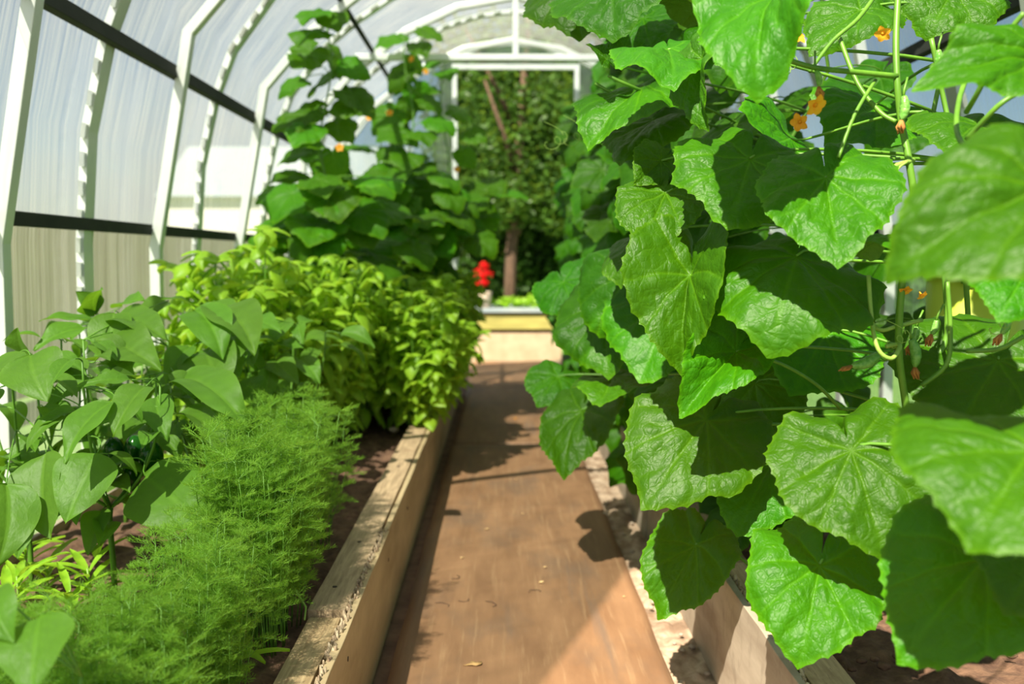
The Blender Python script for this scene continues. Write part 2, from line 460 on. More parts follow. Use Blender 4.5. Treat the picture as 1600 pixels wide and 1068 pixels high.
for (a, b, c, d) in ((DX0 - .04, DX0, 0, DZ + .04), (DX1, DX1 + .04, 0, DZ + .04)):
    tn += 1; tag(MB().box(a, b, Y1 - .05, Y1 - .01, c, d).build('trim_%d' % tn, 'white', smooth=False), kind='structure')
tn += 1; tag(MB().box(DX0, DX1, Y1 - .05, Y1 - .01, DZ, DZ + .04).build('trim_%d' % tn, 'white', smooth=False), kind='structure')
for x in (-.95, 1.15):
    tn += 1; tag(MB().box(x, x + .035, Y1 - .045, Y1 - .01, 0, ztop(x) - .05).build('trim_%d' % tn, 'white', smooth=False), kind='structure')
tn += 1
pth = [(Vector((x, Y1 - .03, z)), Vector((nr.x, 0, nr.y)), Vector((0, 1, 0))) for x, z, nr in arch(-.02)]
tag(MB().sweep(pth, [(-.02, -.02), (.02, -.02), (.02, .02), (-.02, .02)]).build('trim_%d' % tn, 'white', smooth=False), kind='structure')


# ------------------------------------------------------------------ ground
def terrain(name, x0, x1, y0, y1, z, nx, ny, amp, sc, mat, parent=None, amp2=0, sc2=1, lumps=()):
    xs = np.linspace(x0, x1, nx); ys = np.linspace(y0, y1, ny); vv = []
    for y in ys:
        for x in xs:
            h = amp * noise.noise(Vector((x * sc, y * sc, z))) + amp2 * abs(noise.noise(Vector((x * sc2, y * sc2, 5.3))))
            for (lx, ly, lr, lh) in lumps:
                d = math.hypot(x - lx, y - ly) / lr
                if d < 1: h += lh * (1 - d * d) ** 2
            vv.append((x, y, z + h))
    fs = [(j * nx + i, j * nx + i + 1, (j + 1) * nx + i + 1, (j + 1) * nx + i) for j in range(ny - 1) for i in range(nx - 1)]
    return MB().add(vv, fs).build(name, mat, parent)


tag(terrain('floor', -30, 30, -6, 45, -.055, 60, 60, .03, .4, 'grass'), kind='structure')
tag(terrain('floor', -1.55, 1.75, Y0, 10.6, -.022, 90, 260, .008, 3, 'ground', amp2=.012, sc2=14), kind='structure')
sand = terrain('sandy_earth', .44, .66, .9, 6.2, -.008, 30, 420, .010, 9, 'sand', amp2=.022, sc2=22, lumps=[(.51, 3.9, .10, .05), (.53, 3.5, .12, .045), (.54, 3.2, .1, .03)])
tag(sand, 'pale crumbly sandy earth filling the gap between the walkway sheet and right bed', 'soil', kind='stuff')


def sheet(y0, y1, x0, x1, lab, dz=0):
    nx, ny = 24, 120; xs = np.linspace(x0, x1, nx); ys = np.linspace(y0, y1, ny); vv = []
    for k in (0, 1):
        for j, y in enumerate(ys):
            for i, x in enumerate(xs):
                ex = .006 * noise.noise(Vector((y * 3, 7.7, x0))) if i in (0, nx - 1) else 0
                vv.append((x + ex, y, dz + (.016 if k else 0) + .004 * noise.noise(Vector((x * 3, y * 1.3, 2)))))
    n = nx * ny; fs = []
    for j in range(ny - 1):
        for i in range(nx - 1):
            a, b, c, d = j * nx + i, j * nx + i + 1, (j + 1) * nx + i + 1, (j + 1) * nx + i
            fs.append((n + a, n + b, n + c, n + d)); fs.append((d, c, b, a))
    for j in range(ny - 1):
        a, d = j * nx, (j + 1) * nx; fs.append((a, n + a, n + d, d)); a, d = a + nx - 1, d + nx - 1; fs.append((d, n + d, n + a, a))
    for i in range(nx - 1):
        fs.append((i + 1, n + i + 1, n + i, i)); a = (ny - 1) * nx + i; fs.append((a, n + a, n + a + 1, a + 1))
    o = MB().add(vv, fs).build('walkway_board', 'path')
    return tag(o, lab, 'board', 'walkway sheets between the two beds')


sheet(.5, 5.42, -.305, .465, 'long brown dirty walkway sheet in the foreground between the beds', .004)
sheet(5.45, 7.9, -.295, .46, 'second walkway sheet, beyond the cross joint, in dappled shade', .004)
sheet(7.93, 9.95, -.31, .50, 'farthest walkway sheet leading up to the low far planter', .004)

# ------------------------------------------------------------------ raised beds
SOIL = .27


def board(name, x0, x1, y0, y1, z0, z1, mat, parent, rag=0.0, seg=60, jx=0.0):
    """a plank with slightly uneven long edges"""
    vv = []; ys = np.linspace(y0, y1, seg)
    for y in ys:
        e = [rag * noise.noise(Vector((y * 6, k * 9.1 + x0, z1))) for k in range(4)]
        sh = jx * (y - y0) / (y1 - y0)
        vv += [(x0 + sh, y, z0), (x1 + sh, y, z0), (x1 + sh + e[0] * .4, y, z1 + e[1]), (x0 + sh + e[2] * .4, y, z1 + e[3])]
    fs = [(4 * i + k, 4 * i + (k + 1) % 4, 4 * (i + 1) + (k + 1) % 4, 4 * (i + 1) + k) for i in range(seg - 1) for k in range(4)]
    fs = [tuple(reversed(f)) for f in fs] + [(0, 1, 2, 3), tuple(reversed([4 * (seg - 1) + k for k in range(4)]))]
    return MB().add(vv, fs).build(name, mat, parent, smooth=False, bevel=.002)


def screw(x, y, z, parent, nrm=(0, 0, 1)):
    n = Vector(nrm); p = Vector((x, y, z))
    MB().tube([p - n * .004, p + n * .0015], .006, 10).build('screw', 'screw', parent)


bed = empty('raised_bed', (-.92, 4.0, 0), 'long raised bed with pale timber rim on the left of the walkway', 'raised bed')
board('side_board', -.372, -.352, .85, 2.75, 0, .303, 'ply', bed, .004)
board('side_board', -.371, -.353, 2.755, 5.2, 0, .306, 'ply', bed, .004)
board('side_board', -.372, -.352, 5.21, Y1 - .08, 0, .303, 'ply', bed, .004)
for (a, b) in ((.85, 2.08), (2.1, 4.6), (4.62, 7.6)):
    pass
tb = board('top_rail', -.462, -.385, .85, 2.085, .245, .296, 'wood_near', bed, .003, jx=.0)
board('top_rail', -.468, -.377, 2.10, 4.75, .25, .309, 'wood', bed, .003)
board('top_rail', -.462, -.380, 4.76, Y1 - .08, .25, .303, 'wood', bed, .003)
# splintered lip between rail and sheet
sp = MB()
for i in range(240):
    y = .9 + i * .0078 + R.uniform(-.003, .003)
    if R.random() < .12: continue
    x = -.366 + R.uniform(-.010, .004); h = R.uniform(.004, .014)
    sp.tube([(x, y, .297), (x + R.uniform(-.006, .003), y + R.uniform(-.01, .01), .303 + h)], [R.uniform(.004, .008), .002], 5)
sp.build('splintered_edge', 'splinter', bed)
board('side_board', -1.47, -1.45, .85, Y1 - .08, 0, .29, 'ply_grey', bed, .003)
board('end_board', -1.45, -.372, Y1 - .14, Y1 - .12, 0, .29, 'ply', bed, .002)
board('end_board', -1.45, -.372, .86, .88, 0, .285, 'ply', bed, .002)
screw(-.425, 2.62, .309, bed); screw(-.43, 2.25, .309, bed); screw(-.42, 3.6, .309, bed); screw(-.43, 1.7, .296, bed)
screw(-.352, 1.98, .24, bed, (1, 0, 0)); screw(-.352, 2.72, .22, bed, (1, 0, 0)); screw(-.352, 3.3, .22, bed, (1, 0, 0))

bedr = empty('raised_bed', (1.08, 4.0, 0), 'raised bed of grey weathered boards under the cucumber vines on the right', 'raised bed')
board('side_board', .585, .603, 1.0, 2.90, 0, .318, 'ply_grey', bedr, .005)
board('side_board', .600, .618, 2.84, 3.62, 0, .29, 'ply_grey', bedr, .004)
board('side_board', .590, .608, 3.60, 5.6, 0, .325, 'ply_grey', bedr, .004)
board('side_board', .588, .606, 5.61, Y1 - .08, 0, .31, 'ply_grey', bedr, .003)
board('top_rail', .625, .715, 1.0, 2.45, .235, .300, 'wood', bedr, .004)
board('top_rail', .620, .700, 2.47, 5.0, .235, .297, 'wood', bedr, .003)
board('top_rail', .615, .700, 5.02, Y1 - .08, .235, .297, 'wood', bedr, .003)
sp = MB()
for i in range(150):
    y = 1.2 + i * .011 + R.uniform(-.004, .004); x = .604 + R.uniform(-.004, .012)
    sp.tube([(x, y, .302), (x + R.uniform(-.003, .006), y + R.uniform(-.01, .01), .312 + R.uniform(.0, .009))], [R.uniform(.004, .009), .003], 5)
sp.build('splintered_edge', 'splinter', bedr)
board('side_board', 1.58, 1.60, 1.0, Y1 - .08, 0, .29, 'ply_grey', bedr, .003)
board('end_board', .61, 1.58, .99, 1.01, 0, .28, 'ply_grey', bedr, .002)
board('end_board', .61, 1.58, Y1 - .14, Y1 - .12, 0, .28, 'ply_grey', bedr, .002)
screw(.585, 1.75, .25, bedr, (-1, 0, 0)); screw(.585, 2.8, .2, bedr, (-1, 0, 0)); screw(.66, 2.2, .300, bedr)

lumps = [(-1.45 + R.random() * 1.0, .95 + R.random() * 5, R.uniform(.02, .06), R.uniform(.01, .03)) for _ in range(60)]
tag(terrain('soil', -1.452, -.46, .87, Y1 - .14, .245, 110, 300, .02, 3, 'soil', amp2=.03, sc2=16, lumps=lumps), 'dark crumbly soil filling the left raised bed', 'soil', kind='stuff')
lumps = [(.72 + R.random() * .8, 1.05 + R.random() * 3, R.uniform(.02, .06), R.uniform(.01, .035)) for _ in range(60)]
tag(terrain('soil', .70, 1.582, 1.0, Y1 - .14, .235, 100, 300, .02, 3, 'soil', amp2=.03, sc2=17, lumps=lumps), 'dark crumbly soil filling the right raised bed', 'soil', kind='stuff')


# ------------------------------------------------------------------ leaf shapes
def smoothstep(a, b, x):
    t = np.clip((x - a) / (b - a), 0, 1); return t * t * (3 - 2 * t)


def set_attrs(me, vein, edge_, uv):
    a = me.attributes.new('vein', 'FLOAT', 'POINT'); a.data.foreach_set('value', np.asarray(vein, dtype=np.float32))
    a = me.attributes.new('edge', 'FLOAT', 'POINT'); a.data.foreach_set('value', np.asarray(edge_, dtype=np.float32))
    ul = me.uv_layers.new(name='leaf'); li = np.empty(len(me.loops), dtype=np.int32); me.loops.foreach_get('vertex_index', li)
    ul.data.foreach_set('uv', np.asarray(uv, dtype=np.float32)[li].ravel())


def bend(x, y, z, droop, side):
    if abs(side) > 1e-3:
        a = side * x; zz = z; x2 = np.sin(a) / side + zz * np.sin(a); z2 = -(1 - np.cos(a)) / side + zz * np.cos(a); x, z = x2, z2
    if abs(droop) > 1e-3:
        a = droop * y; zz = z; y2 = np.sin(a) / droop + zz * np.sin(a); z2 = -(1 - np.cos(a)) / droop + zz * np.cos(a); y, z = y2, z2
        c = 2 * math.sin(droop / 2) / droop; r = droop / 2
        y, z = (y * math.cos(r) - z * math.sin(r)) / c, (y * math.sin(r) + z * math.cos(r)) / c
        x = x / c
    return x, y, z


def cuke_leaf(seed=0, droop=.7, side=.35, fold=.12, wave=.05, wx=1.0, na=168, nr=13, lobes=1.0, foldl=None):
    """broad heart shaped leaf, five shallow points, toothed edge, tip at (0,1)"""
    rs = np.random.RandomState(seed)
    ka = np.radians([0, 10, 22, 38, 54, 66, 84, 104, 122, 140, 156, 168, 176, 180])
    kr = np.array([1.0, .90, .81, .775, .795, .75, .71, .72, .67, .65, .60, .48, .28, .10])
    base = np.array([.93, .9, .86, .82, .80, .77, .74, .72, .70, .66, .60, .47, .28, .10])
    kr = base + (kr - base) * lobes * .9
    th = np.linspace(-PI, PI, na + 1)[:-1] + PI / na
    lr = kr * (1 + rs.uniform(-.05, .05, len(kr))); rr = kr * (1 + rs.uniform(-.05, .05, len(kr))); lr[0] = rr[0] = 1.0
    ra = np.where(th < 0, np.interp(-th, ka, lr), np.interp(th, ka, rr))
    k = np.array([.25, .5, .25]); ra = np.convolve(np.concatenate([ra[-1:], ra, ra[:1]]), k, 'valid')
    teeth = (np.arange(na) % 4 == 0) * .019 - (np.arange(na) % 4 == 2) * .008
    teeth = teeth * rs.uniform(.5, 1.3, na)
    T = np.linspace(0, 1, nr + 1)[1:] ** .85
    X, Y, TT, TH = [0.0], [0.0], [0.0], [0.0]
    for t in T:
        r = t * (ra * smoothstep(0, .6, np.full(na, t)) + (1 - smoothstep(0, .6, t)) * .62)
        if t == T[-1]: r = r + teeth
        X += list(np.sin(th) * r); Y += list(np.cos(th) * r); TT += [t] * na; TH += list(th)
    X, Y, TT, TH = map(np.array, (X, Y, TT, TH))
    # veins
    X0_, Y0_ = X, Y; Y = Y - .30 * X * X * np.sign(Y + .15)
    dmin = np.full(len(X), 9.0)
    for va in np.radians([0, 40, -40, 82, -82, 128, -128]):
        dx, dy = math.sin(va), math.cos(va); al = X * dx + Y * dy; d = np.abs(X * dy - Y * dx); d = np.where(al < 0, 9, d); dmin = np.minimum(dmin, d)
    for va in np.radians([0, 40, -40]):          # side veins leaving the main ones
        for s0 in (.28, .5, .7):
            for sg in (-1, 1):
                ox, oy = math.sin(va) * s0, math.cos(va) * s0; an = va + sg * math.radians(42)
                dx, dy = math.sin(an), math.cos(an); px, py = X - ox, Y - oy
                al = px * dx + py * dy; d = np.abs(px * dy - py * dx) + .012; d = np.where((al < 0) | (al > .30), 9, d); dmin = np.minimum(dmin, d)
    vein = np.exp(-(dmin / .016) ** 2) * (1 - .5 * TT)
    groove = np.exp(-(dmin / .055) ** 2); X, Y = X0_, Y0_
    ph = rs.uniform(0, 6.28, 6)
    z = -.018 * groove + (foldl if foldl is not None else fold) * np.abs(X) + wave * TT ** 2.5 * (np.sin(5 * TH + ph[0]) * .6 + np.sin(9 * TH + ph[1]) * .45)
    z += .014 * (np.sin(X * 17 + ph[2]) * np.sin(Y * 15 + ph[3])) + .042 * np.sin(X * 5 + ph[4]) * np.sin(Y * 4.4 + ph[5])
    z -= .10 * (TT ** 6) * rs.uniform(.2, 1.0)                       # rim turned down
    z += .09 * np.exp(-((X) ** 2 + (Y + .30) ** 2) / .03)           # raised beside the notch
    x2, y2, z2 = bend(X * wx, Y, z, droop, side)
    fs = [(0, 1 + (i + 1) % na, 1 + i) for i in range(na)]
    for j in range(nr - 1):
        a, b = 1 + j * na, 1 + (j + 1) * na
        fs += [(a + i, a + (i + 1) % na, b + (i + 1) % na, b + i) for i in range(na)]
    # the notch at the leaf base stays open
    fs = [f for f in fs if not (na - 1 in [(q - 1) % na for q in f] and 0 in [(q - 1) % na for q in f] and max(f) > na * 2)]
    me = bpy.data.meshes.new('leaf'); me.from_pydata(np.stack([x2, y2, z2], 1).tolist(), [], fs); me.update(); me.shade_smooth()
    set_attrs(me, vein, smoothstep(.93, 1.0, TT) * .7, np.stack([X, Y], 1))
    return me


def oval_leaf(seed=0, droop=.8, fold=.35, wave=.03, width=.27, nu=22, nv=10, point=1.35, side=0.0):
    """pointed oval leaf of a pepper plant, midrib from (0,0) to (0,1)"""
    rs = np.random.RandomState(seed + 50); X, Y, U, Tq = [], [], [], []
    for i in range(nu + 1):
        t = i / nu; wd = width * (math.sin(PI * t ** .72) ** .85) * (1 - .35 * t ** point) * 1.15 + .001
        for j in range(-nv, nv + 1):
            u = j / nv; X.append(wd * u); Y.append(t + .0 * abs(u)); U.append(u); Tq.append(t)
    X, Y, U, Tq = map(np.array, (X, Y, U, Tq)); ph = rs.uniform(0, 6.28, 4)
    q = (Y - .55 * np.abs(X)) * 7.5; sv = np.exp(-((q - np.round(q)) / .10) ** 2) * (np.abs(U) < .85)
    vein = np.maximum(np.exp(-(X / .011) ** 2), .5 * sv * (1 - np.abs(U) * .7))
    z = fold * np.abs(X) * (1 - .5 * Tq) - .012 * np.exp(-(X / .03) ** 2) + wave * np.abs(U) ** 2 * np.sin(Y * 11 + ph[0] + (U > 0) * 2) + .008 * np.cos(q * 2 * PI) * np.abs(U) * (1 - np.abs(U))*-2
    x2, y2, z2 = bend(X, Y, z, droop, side); n = 2 * nv + 1
    x2 = x2 + .06 * rs.uniform(-1, 1) * np.sin(Y * PI)
    fs = [(i * n + j + 1, i * n + j, (i + 1) * n + j, (i + 1) * n + j + 1) for i in range(nu) for j in range(n - 1)]
    fs = [tuple(reversed(f)) for f in fs]
    me = bpy.data.meshes.new('leaf'); me.from_pydata(np.stack([x2, y2, z2], 1).tolist(), [], [tuple(reversed(f)) for f in fs]); me.update(); me.shade_smooth()
    set_attrs(me, vein, np.abs(U) ** 12 * .5, np.stack([X * 1.5, Y], 1))
    return me


def frame(B, T, nhint, twist=0.0):
    y = (T - B); L = y.length; y = y / L; n = Vector(nhint); n = n - y * n.dot(y)
    if n.length < .05: n = Vector((0, -1, .3)); n = n - y * n.dot(y)
    n.normalize(); x = y.cross(n)
    if twist:
        q = Matrix.Rotation(twist, 3, y); x = q @ x; n = q @ n
    m = Matrix.Identity(4)
    for i in range(3): m[i][0], m[i][1], m[i][2], m[i][3] = x[i] * L, y[i] * L, n[i] * L, B[i]
    return m, L


def put_leaf(me, mat, plant, B, T, nhint, anchor=None, twist=0.0, pr=.0032, pmat='stem', label=None, sag=.03):
    m, L = frame(B, T, nhint, twist)
    if not me.materials: me.materials.append(M[mat])
    o = bpy.data.objects.new('leaf', me); COL.objects.link(o); o.parent = plant
    o.matrix_local = Matrix.Translation(-plant.location) @ m
    if label: o['label'] = label
    if anchor is not None:
        yd = (T - B).normalized(); nd = Vector((m[0][2], m[1][2], m[2][2])).normalized()
        A_ = Vector(anchor); d = (A_ - B).length
        c1 = B - yd * min(.05, d * .3) - nd * .012; c2 = A_.lerp(B, .35) + Vector((0, 0, sag))
        pts = bez(B - nd * .002, c1, c2, A_, 8)
        mb = MB(); mb.tube(pts, [pr * (.75 + .45 * i / 8) for i in range(9)], 7)
        pm = mb.mesh('petiole'); pm.materials.append(M[pmat])
        p = bpy.data.objects.new('petiole', pm); COL.objects.link(p); p.parent = o; p.matrix_parent_inverse = m.inverted()
    return o


HN = (-.35, -.75, .75)


# ------------------------------------------------------------------ cucumber plants on the right
def vine(pts, r0, r1, plant, mat='stem', name='stem'):
    n = len(pts); mb = MB(); mb.tube(pts, [r0 + (r1 - r0) * i / (n - 1) for i in range(n)], 8); return mb.build(name, mat, plant)


def flower(plant, p, d, s=.03, name='flower'):
    d = Vector(d).normalized(); a = d.cross(Vector((.2, .1, 1))).normalized(); b = d.cross(a); mb = MB()
    for k in range(5):
        q = 2 * PI * k / 5; rad = a * math.cos(q) + b * math.sin(q); tan = -a * math.sin(q) + b * math.cos(q); vv = []
        for i in range(5):
            t = i / 4; w_ = .42 * math.sin(PI * (.12 + .84 * t) ** 1.1) * s + .0005; c = p + d * s * (.5 * t ** .6) + rad * s * (.15 + .95 * t) - d * s * .35 * t * t
            for u in (-1, 0, 1): vv.append(tuple(c + tan * w_ * u + d * (.10 * s * abs(u))))
        mb.add(vv, [(3 * i + j, 3 * i + j + 1, 3 * i + j + 4, 3 * i + j + 3) for i in range(4) for j in range(2)])
    mb.tube([p - d * s * .7, p, p + d * s * .2], [s * .12, s * .17, s * .22], 8)
    return mb.build(name, 'petal', plant)


def cucumber(plant, p, d, L=.09, r=.011):
    d = Vector(d).normalized(); mb = MB(); n = 14; pts = []; rad = []
    side = d.cross(Vector((0, 1, .2))).normalized()
    for i in range(n + 1):
        t = i / n; pts.append(p + d * L * t + side * L * .10 * math.sin(PI * t)); rad.append(r * (math.sin(PI * min(1, .08 + t * .9)) ** .45) * (1 + .05 * math.sin(i * 2.3)))
    mb.tube(pts, rad, 12); f = mb.build('fruit', 'fruit', plant)
    e = pts[-1]; mb = MB()
    for k in range(5):
        q = k * 1.257; mb.tube([e, e + d * .012 + Vector((math.cos(q), math.sin(q), 0)) * .006, e + d * .024 + Vector((math.cos(q + 1), math.sin(q + 1), 0)) * .005], [.003, .0035, .001], 5)
    c = mb.build('dried_flower', 'dry', f)
    mb = MB(); mb.tube([p, p - d * .012, p - d * .035 + side * .004], [.0028, .0022, .002], 6); mb.build('fruit_stalk', 'stem', f)
    return f


plants = []
ctext = ['nearest cucumber vine on the right, with the largest blurred leaves', 'second cucumber vine on the right, sharp toothed leaves over the bed corner',
         'third cucumber vine on the right, hanging a leaf low over the walkway edge', 'fourth cucumber vine on the right, behind the sharp front leaves',
         'fifth cucumber vine on the right, midway along the bed', 'sixth cucumber vine on the right, in slightly soft focus', 'seventh cucumber vine on the right, soft and shaded',
         'eighth cucumber vine on the right, far along the bed', 'ninth cucumber vine on the right, next to the far vines', 'last cucumber vine on the right, beside the far doorway']
ys = [1.35, 1.95, 2.55, 3.15, 3.75, 4.35, 5.0, 5.65, 6.35, 7.05]
stems = []
for i, y in enumerate(ys):
    xs = .98 if i < 2 else .88 - .02 * i * .5
    pl = empty('cucumber_plant', (xs, y, .27), ctext[i], 'cucumber plant', 'cucumber vines in the right bed')
    pts = []
    for k in range(20):
        z = .25 + k * .110
        pts.append(Vector((xs + .05 * math.sin(k * .9 + i) + .02 * math.sin(k * 2.1), y + .05 * math.cos(k * .75 + i * 2), z)))
    vine(pts, .0075, .004, pl)
    plants.append(pl); stems.append(pts)


def nearest(p, zoff=-.02):
    best = None
    for i, s in enumerate(stems):
        for q in s:
            d = (q - p).length + abs(q.z - p.z - zoff) * .6
            if best is None or d < best[0]: best = (d, i, q)
    return best[1], best[2]


def H(bx, by, bY, tx, ty, tY, n=HN, tw=0.0, lab=None, pr=.0034, anchor=None, pid=None, **kw):
    B, T = P(bx, by, bY), P(tx, ty, tY); i, q = nearest(B)
    if pid is not None: i = pid
    if anchor is not None: q = P(*anchor)
    H.k += 1
    me = cuke_leaf(H.k, **kw)
    put_leaf(me, 'cuke', plants[i], B, T, n, q, tw, pr, label=lab)


H.k = 0
# (petiole end, leaf tip) of each leaf that stands out in the photo
H(1212, -12, 1.55, 1180, 155, 1.42, (-.5, -.6, .6), fold=.35, wave=.10, droop=.9, side=.2, wx=.66)
H(1044, 76, 1.95, 1056, 130, 1.76, (-.1, -.45, .95), wave=.06, droop=.5, side=.4, wx=.78)
H(948, 92, 2.2, 928, 68, 2.25, (.2, -.9, .1), droop=.3, side=-.8, fold=.5, wave=.05)
H(905, -25, 2.6, 903, 55, 2.45, droop=.7)
H(965, -30, 2.3, 957, 62, 2.15, droop=.8)
H(1098, 92, 1.85, 1096, 203, 1.80, (-.95, -.35, .1), droop=.3, fold=.4, wx=.6)
H(1172, 246, 1.80, 1140, 356, 1.70, (-.15, -.95, .4), droop=.35, side=.25, fold=.05, wave=.06, wx=1.12, lobes=.9)
H(1040, 300, 1.98, 1004, 394, 1.88, (-.25, -.85, .5), droop=.6, side=.5, wave=.06, wx=.78, fold=.15)
H(1034, 250, 2.05, 992, 288, 1.98, (.2, -.9, .3), droop=.4, side=.9, fold=.2, wx=.7)
H(1006, 140, 2.25, 912, 228, 2.15, (-.5, -.6, .7), droop=.8, side=.5, wave=.03, wx=.8)
H(1020, 185, 2.4, 968, 258, 2.3, (-.5, -.6, .7), droop=.6)
H(1290, 276, 1.62, 1312, 418, 1.50, (-.22, -.72, .75), droop=.45, side=.3, wave=.05, wx=.82, lobes=.8)
H(1640, 285, .98, 1372, 436, .98, (-.15, -.75, .7), droop=.8, side=.5, wave=.06, wx=.66, pr=.003)
H(1625, 92, 1.30, 1422, 140, 1.28, (-.2, -.8, .6), droop=.8, side=.5, wave=.06, wx=.52)
H(1078, 430, 1.86, 1064, 590, 1.79, (-.5, -.8, .3), droop=.35, side=.1, fold=.7, wave=.06, wx=.64)
H(1245, 398, 1.74, 1202, 552, 1.60, (-.15, -.75, .7), droop=.7, side=.3, fold=-.22, wave=.10, wx=1.05)
H(1150, 548, 1.82, 1066, 642, 1.72, (.35, -.45, .9), droop=.25, side=-.5, fold=.5, wave=.08, wx=.65)
H(1103, 657, 1.95, 1002, 798, 1.84, (-.2, -.85, .6), droop=.55, side=.45, fold=.14, wave=.06, wx=.82)
H(1330, 706, 1.56, 1388, 878, 1.45, (-.25, -.8, .65), droop=.45, side=.3, fold=.16, wave=.05, wx=.98, lobes=.8, lab='large yellow-green leaf facing the walkway')
H(1612, 700, 1.00, 1514, 858, .92, (-.35, -.65, .8), droop=.6, side=.35, wave=.05, wx=1.25)
H(1281, 880, 1.60, 1249, 1046, 1.50, (-.2, -.75, .75), droop=.55, side=.3, fold=.12, wave=.06, wx=.88, anchor=(1430, 860, 1.75), pid=1)
H(1087, 850, 2.20, 1025, 970, 2.10, (-.2, -.8, .65), droop=.6, side=.3, fold=.15, wave=.06, wx=.68, anchor=(1180, 892, 2.3), pid=1)
H(1205, 722, 2.0, 1152, 838, 1.92, (-.3, -.7, .7), droop=.6, side=.4, fold=.1, wx=.9)
H(1540, 868, 1.28, 1404, 1040, 1.22, (-.6, -.75, .3), droop=.4, side=.4, wave=.05, wx=.78)
H(1650, 830, 1.2, 1570, 960, 1.15, (-.5, -.75, .4), droop=.4)
H(948, 468, 2.75, 950, 592, 2.6, (-.5, -.7, .6), droop=.5, wx=.9)
H(986, 425, 2.6, 1000, 560, 2.5, (-.5, -.7, .6), droop=.5)
H(958, 590, 2.7, 938, 632, 2.55, (-.3, -.6, .8), droop=.5, wx=1.0)
H(908, 640, 3.1, 879, 750, 2.95, (-.5, -.6, .6), droop=.5, wx=.75)
H(872, 588, 3.3, 838, 634, 3.2, (-.2, -.8, .5), droop=.4)
H(992, 372, 2.45, 965, 448, 2.35, (-.8, -.5, .3), droop=.4, wx=.9)
H(1290, 520, 2.15, 1235, 620, 2.05, (-.3, -.9, .3), droop=.5)
H(1150, 470, 2.3, 1130, 540, 2.2, (-.3, -.9, .4), droop=.3)
H(1345, 15, 2.0, 1265, 85, 1.95, (-.5, -.7, .4), droop=.6, wx=.8)
H(1490, -20, 2.0, 1450, 60, 1.95, (-.3, -.9, .3), droop=.5, wx=1.1)
H(1365, 165, 2.2, 1290, 225, 2.1, (-.3, -.8, .3), droop=.5, wx=.9)
H(1530, 190, 1.8, 1480, 240, 1.7, (-.3, -.6, .6), droop=.5)
H(1235, 215, 2.1, 1160, 165, 2.0, (.1, -.7, .6), droop=.3)
H(1085, 20, 2.3, 1040, -20, 2.2, droop=.4)
H(1140, 40, 2.2, 1180, 110, 2.1, droop=.4)
H(1005, 30, 2.5, 1020, 85, 2.4, (-.4, -.8, .5), droop=.5)
H(1560, 560, 1.75, 1480, 700, 1.65, (-.5, -.8, .3), droop=.4, wx=1.1)
H(1600, 430, 1.35, 1560, 500, 1.3, (-.4, -.8, .4), droop=.5)
H(1395, 372, 1.62, 1420, 385, 1.50, (-.2, -.6, .8), droop=.8)
H(1180, 600, 2.2, 1190, 700, 2.1, (-.3, -.9, .4), droop=.5)
H(880, 440, 3.3, 905, 500, 3.2, (-.4, -.7, .6), droop=.5)
H(1050, 470, 2.5, 1000, 600, 2.4, (-.5, -.8, .4), droop=.5)

# a pool of leaf shapes for the rest of the vines
POOL = [cuke_leaf(100 + k, droop=R.uniform(.3, .9), side=R.uniform(.1, .6), fold=R.uniform(0, .25), wave=R.uniform(.03, .08), wx=R.uniform(.85, 1.1), na=88, nr=8, lobes=R.uniform(.8, 1.5)) for k in range(10)]
for m_ in POOL: m_.materials.append(M['cuke_far'])


def inside(p, m=.05):
    return abs(p.x - XC) < 1.46 - m if p.z < 1.93 else p.z < ztop(p.x) - m and abs(p.x - XC) < 1.4


def rnd_leaf(plant, stempts, B, size, out, nh, rr=R, pool=None, mat='cuke_far'):
    T = B + Vector(out).normalized() * size
    if not (inside(B) and inside(T) and inside(B - (T - B) * .6)): return
    q = min(stempts, key=lambda s: (s - B).length + abs(s.z + .02 - B.z) * .5)
    put_leaf(rr.choice(pool or POOL), mat, plant, B, T, nh, q, rr.uniform(-.3, .3), .0028 * size / .18)


for i, y in enumerate(ys):
    x0 = stems[i][0].x
    if i < 3:      # shaded leaves behind the large front ones
        for k in range(26):
            z = R.uniform(.40, 2.3); B = Vector((x0 + R.uniform(.22, .6), y + R.uniform(.0, .4), z))
            if i == 0: B.y += .3; B.x = x0 + R.uniform(.25, .55)
            if i == 2: B.x = x0 + R.uniform(.0, .6)
            if z > 1.2 and (k % 3): continue
            rnd_leaf(plants[i], stems[i], B, R.uniform(.12, .19), (R.uniform(-.5, .2), R.uniform(-.5, .2), R.uniform(-.9, -.3)), (R.uniform(-.6, 0), -.6, R.uniform(.3, .9)))
        if i == 2:
            for k in range(30):
                z = R.uniform(.35, 2.35); B = Vector((R.uniform(.62, .8), y + R.uniform(-.15, .4), z))
                rnd_leaf(plants[i], stems[i], B, R.uniform(.11, .17), (R.uniform(-.6, -.1), R.uniform(-.5, .2), R.uniform(-.9, -.4)), (R.uniform(-.8, -.3), -.6, R.uniform(.3, .9)))
    else:
        n = 78
        for k in range(n):
            z = .32 + 2.0 * (k / n) + R.uniform(-.05, .05)
            d = R.random() ** 1.5
            inner = .50 + .05 * math.sin(z * 4 + i) + (.06 if z > 2.0 else 0) + (.10 if z < .6 else 0)
            B = Vector((inner + .45 * d, y + R.uniform(-.36, .36), z))
            rnd_leaf(plants[i], stems[i], B, R.uniform(.11, .19), (R.uniform(-.7, -.05), R.uniform(-.6, .25), R.uniform(-.9, -.3)), (R.uniform(-.9, -.2), -.6, R.uniform(.3, 1.0)))

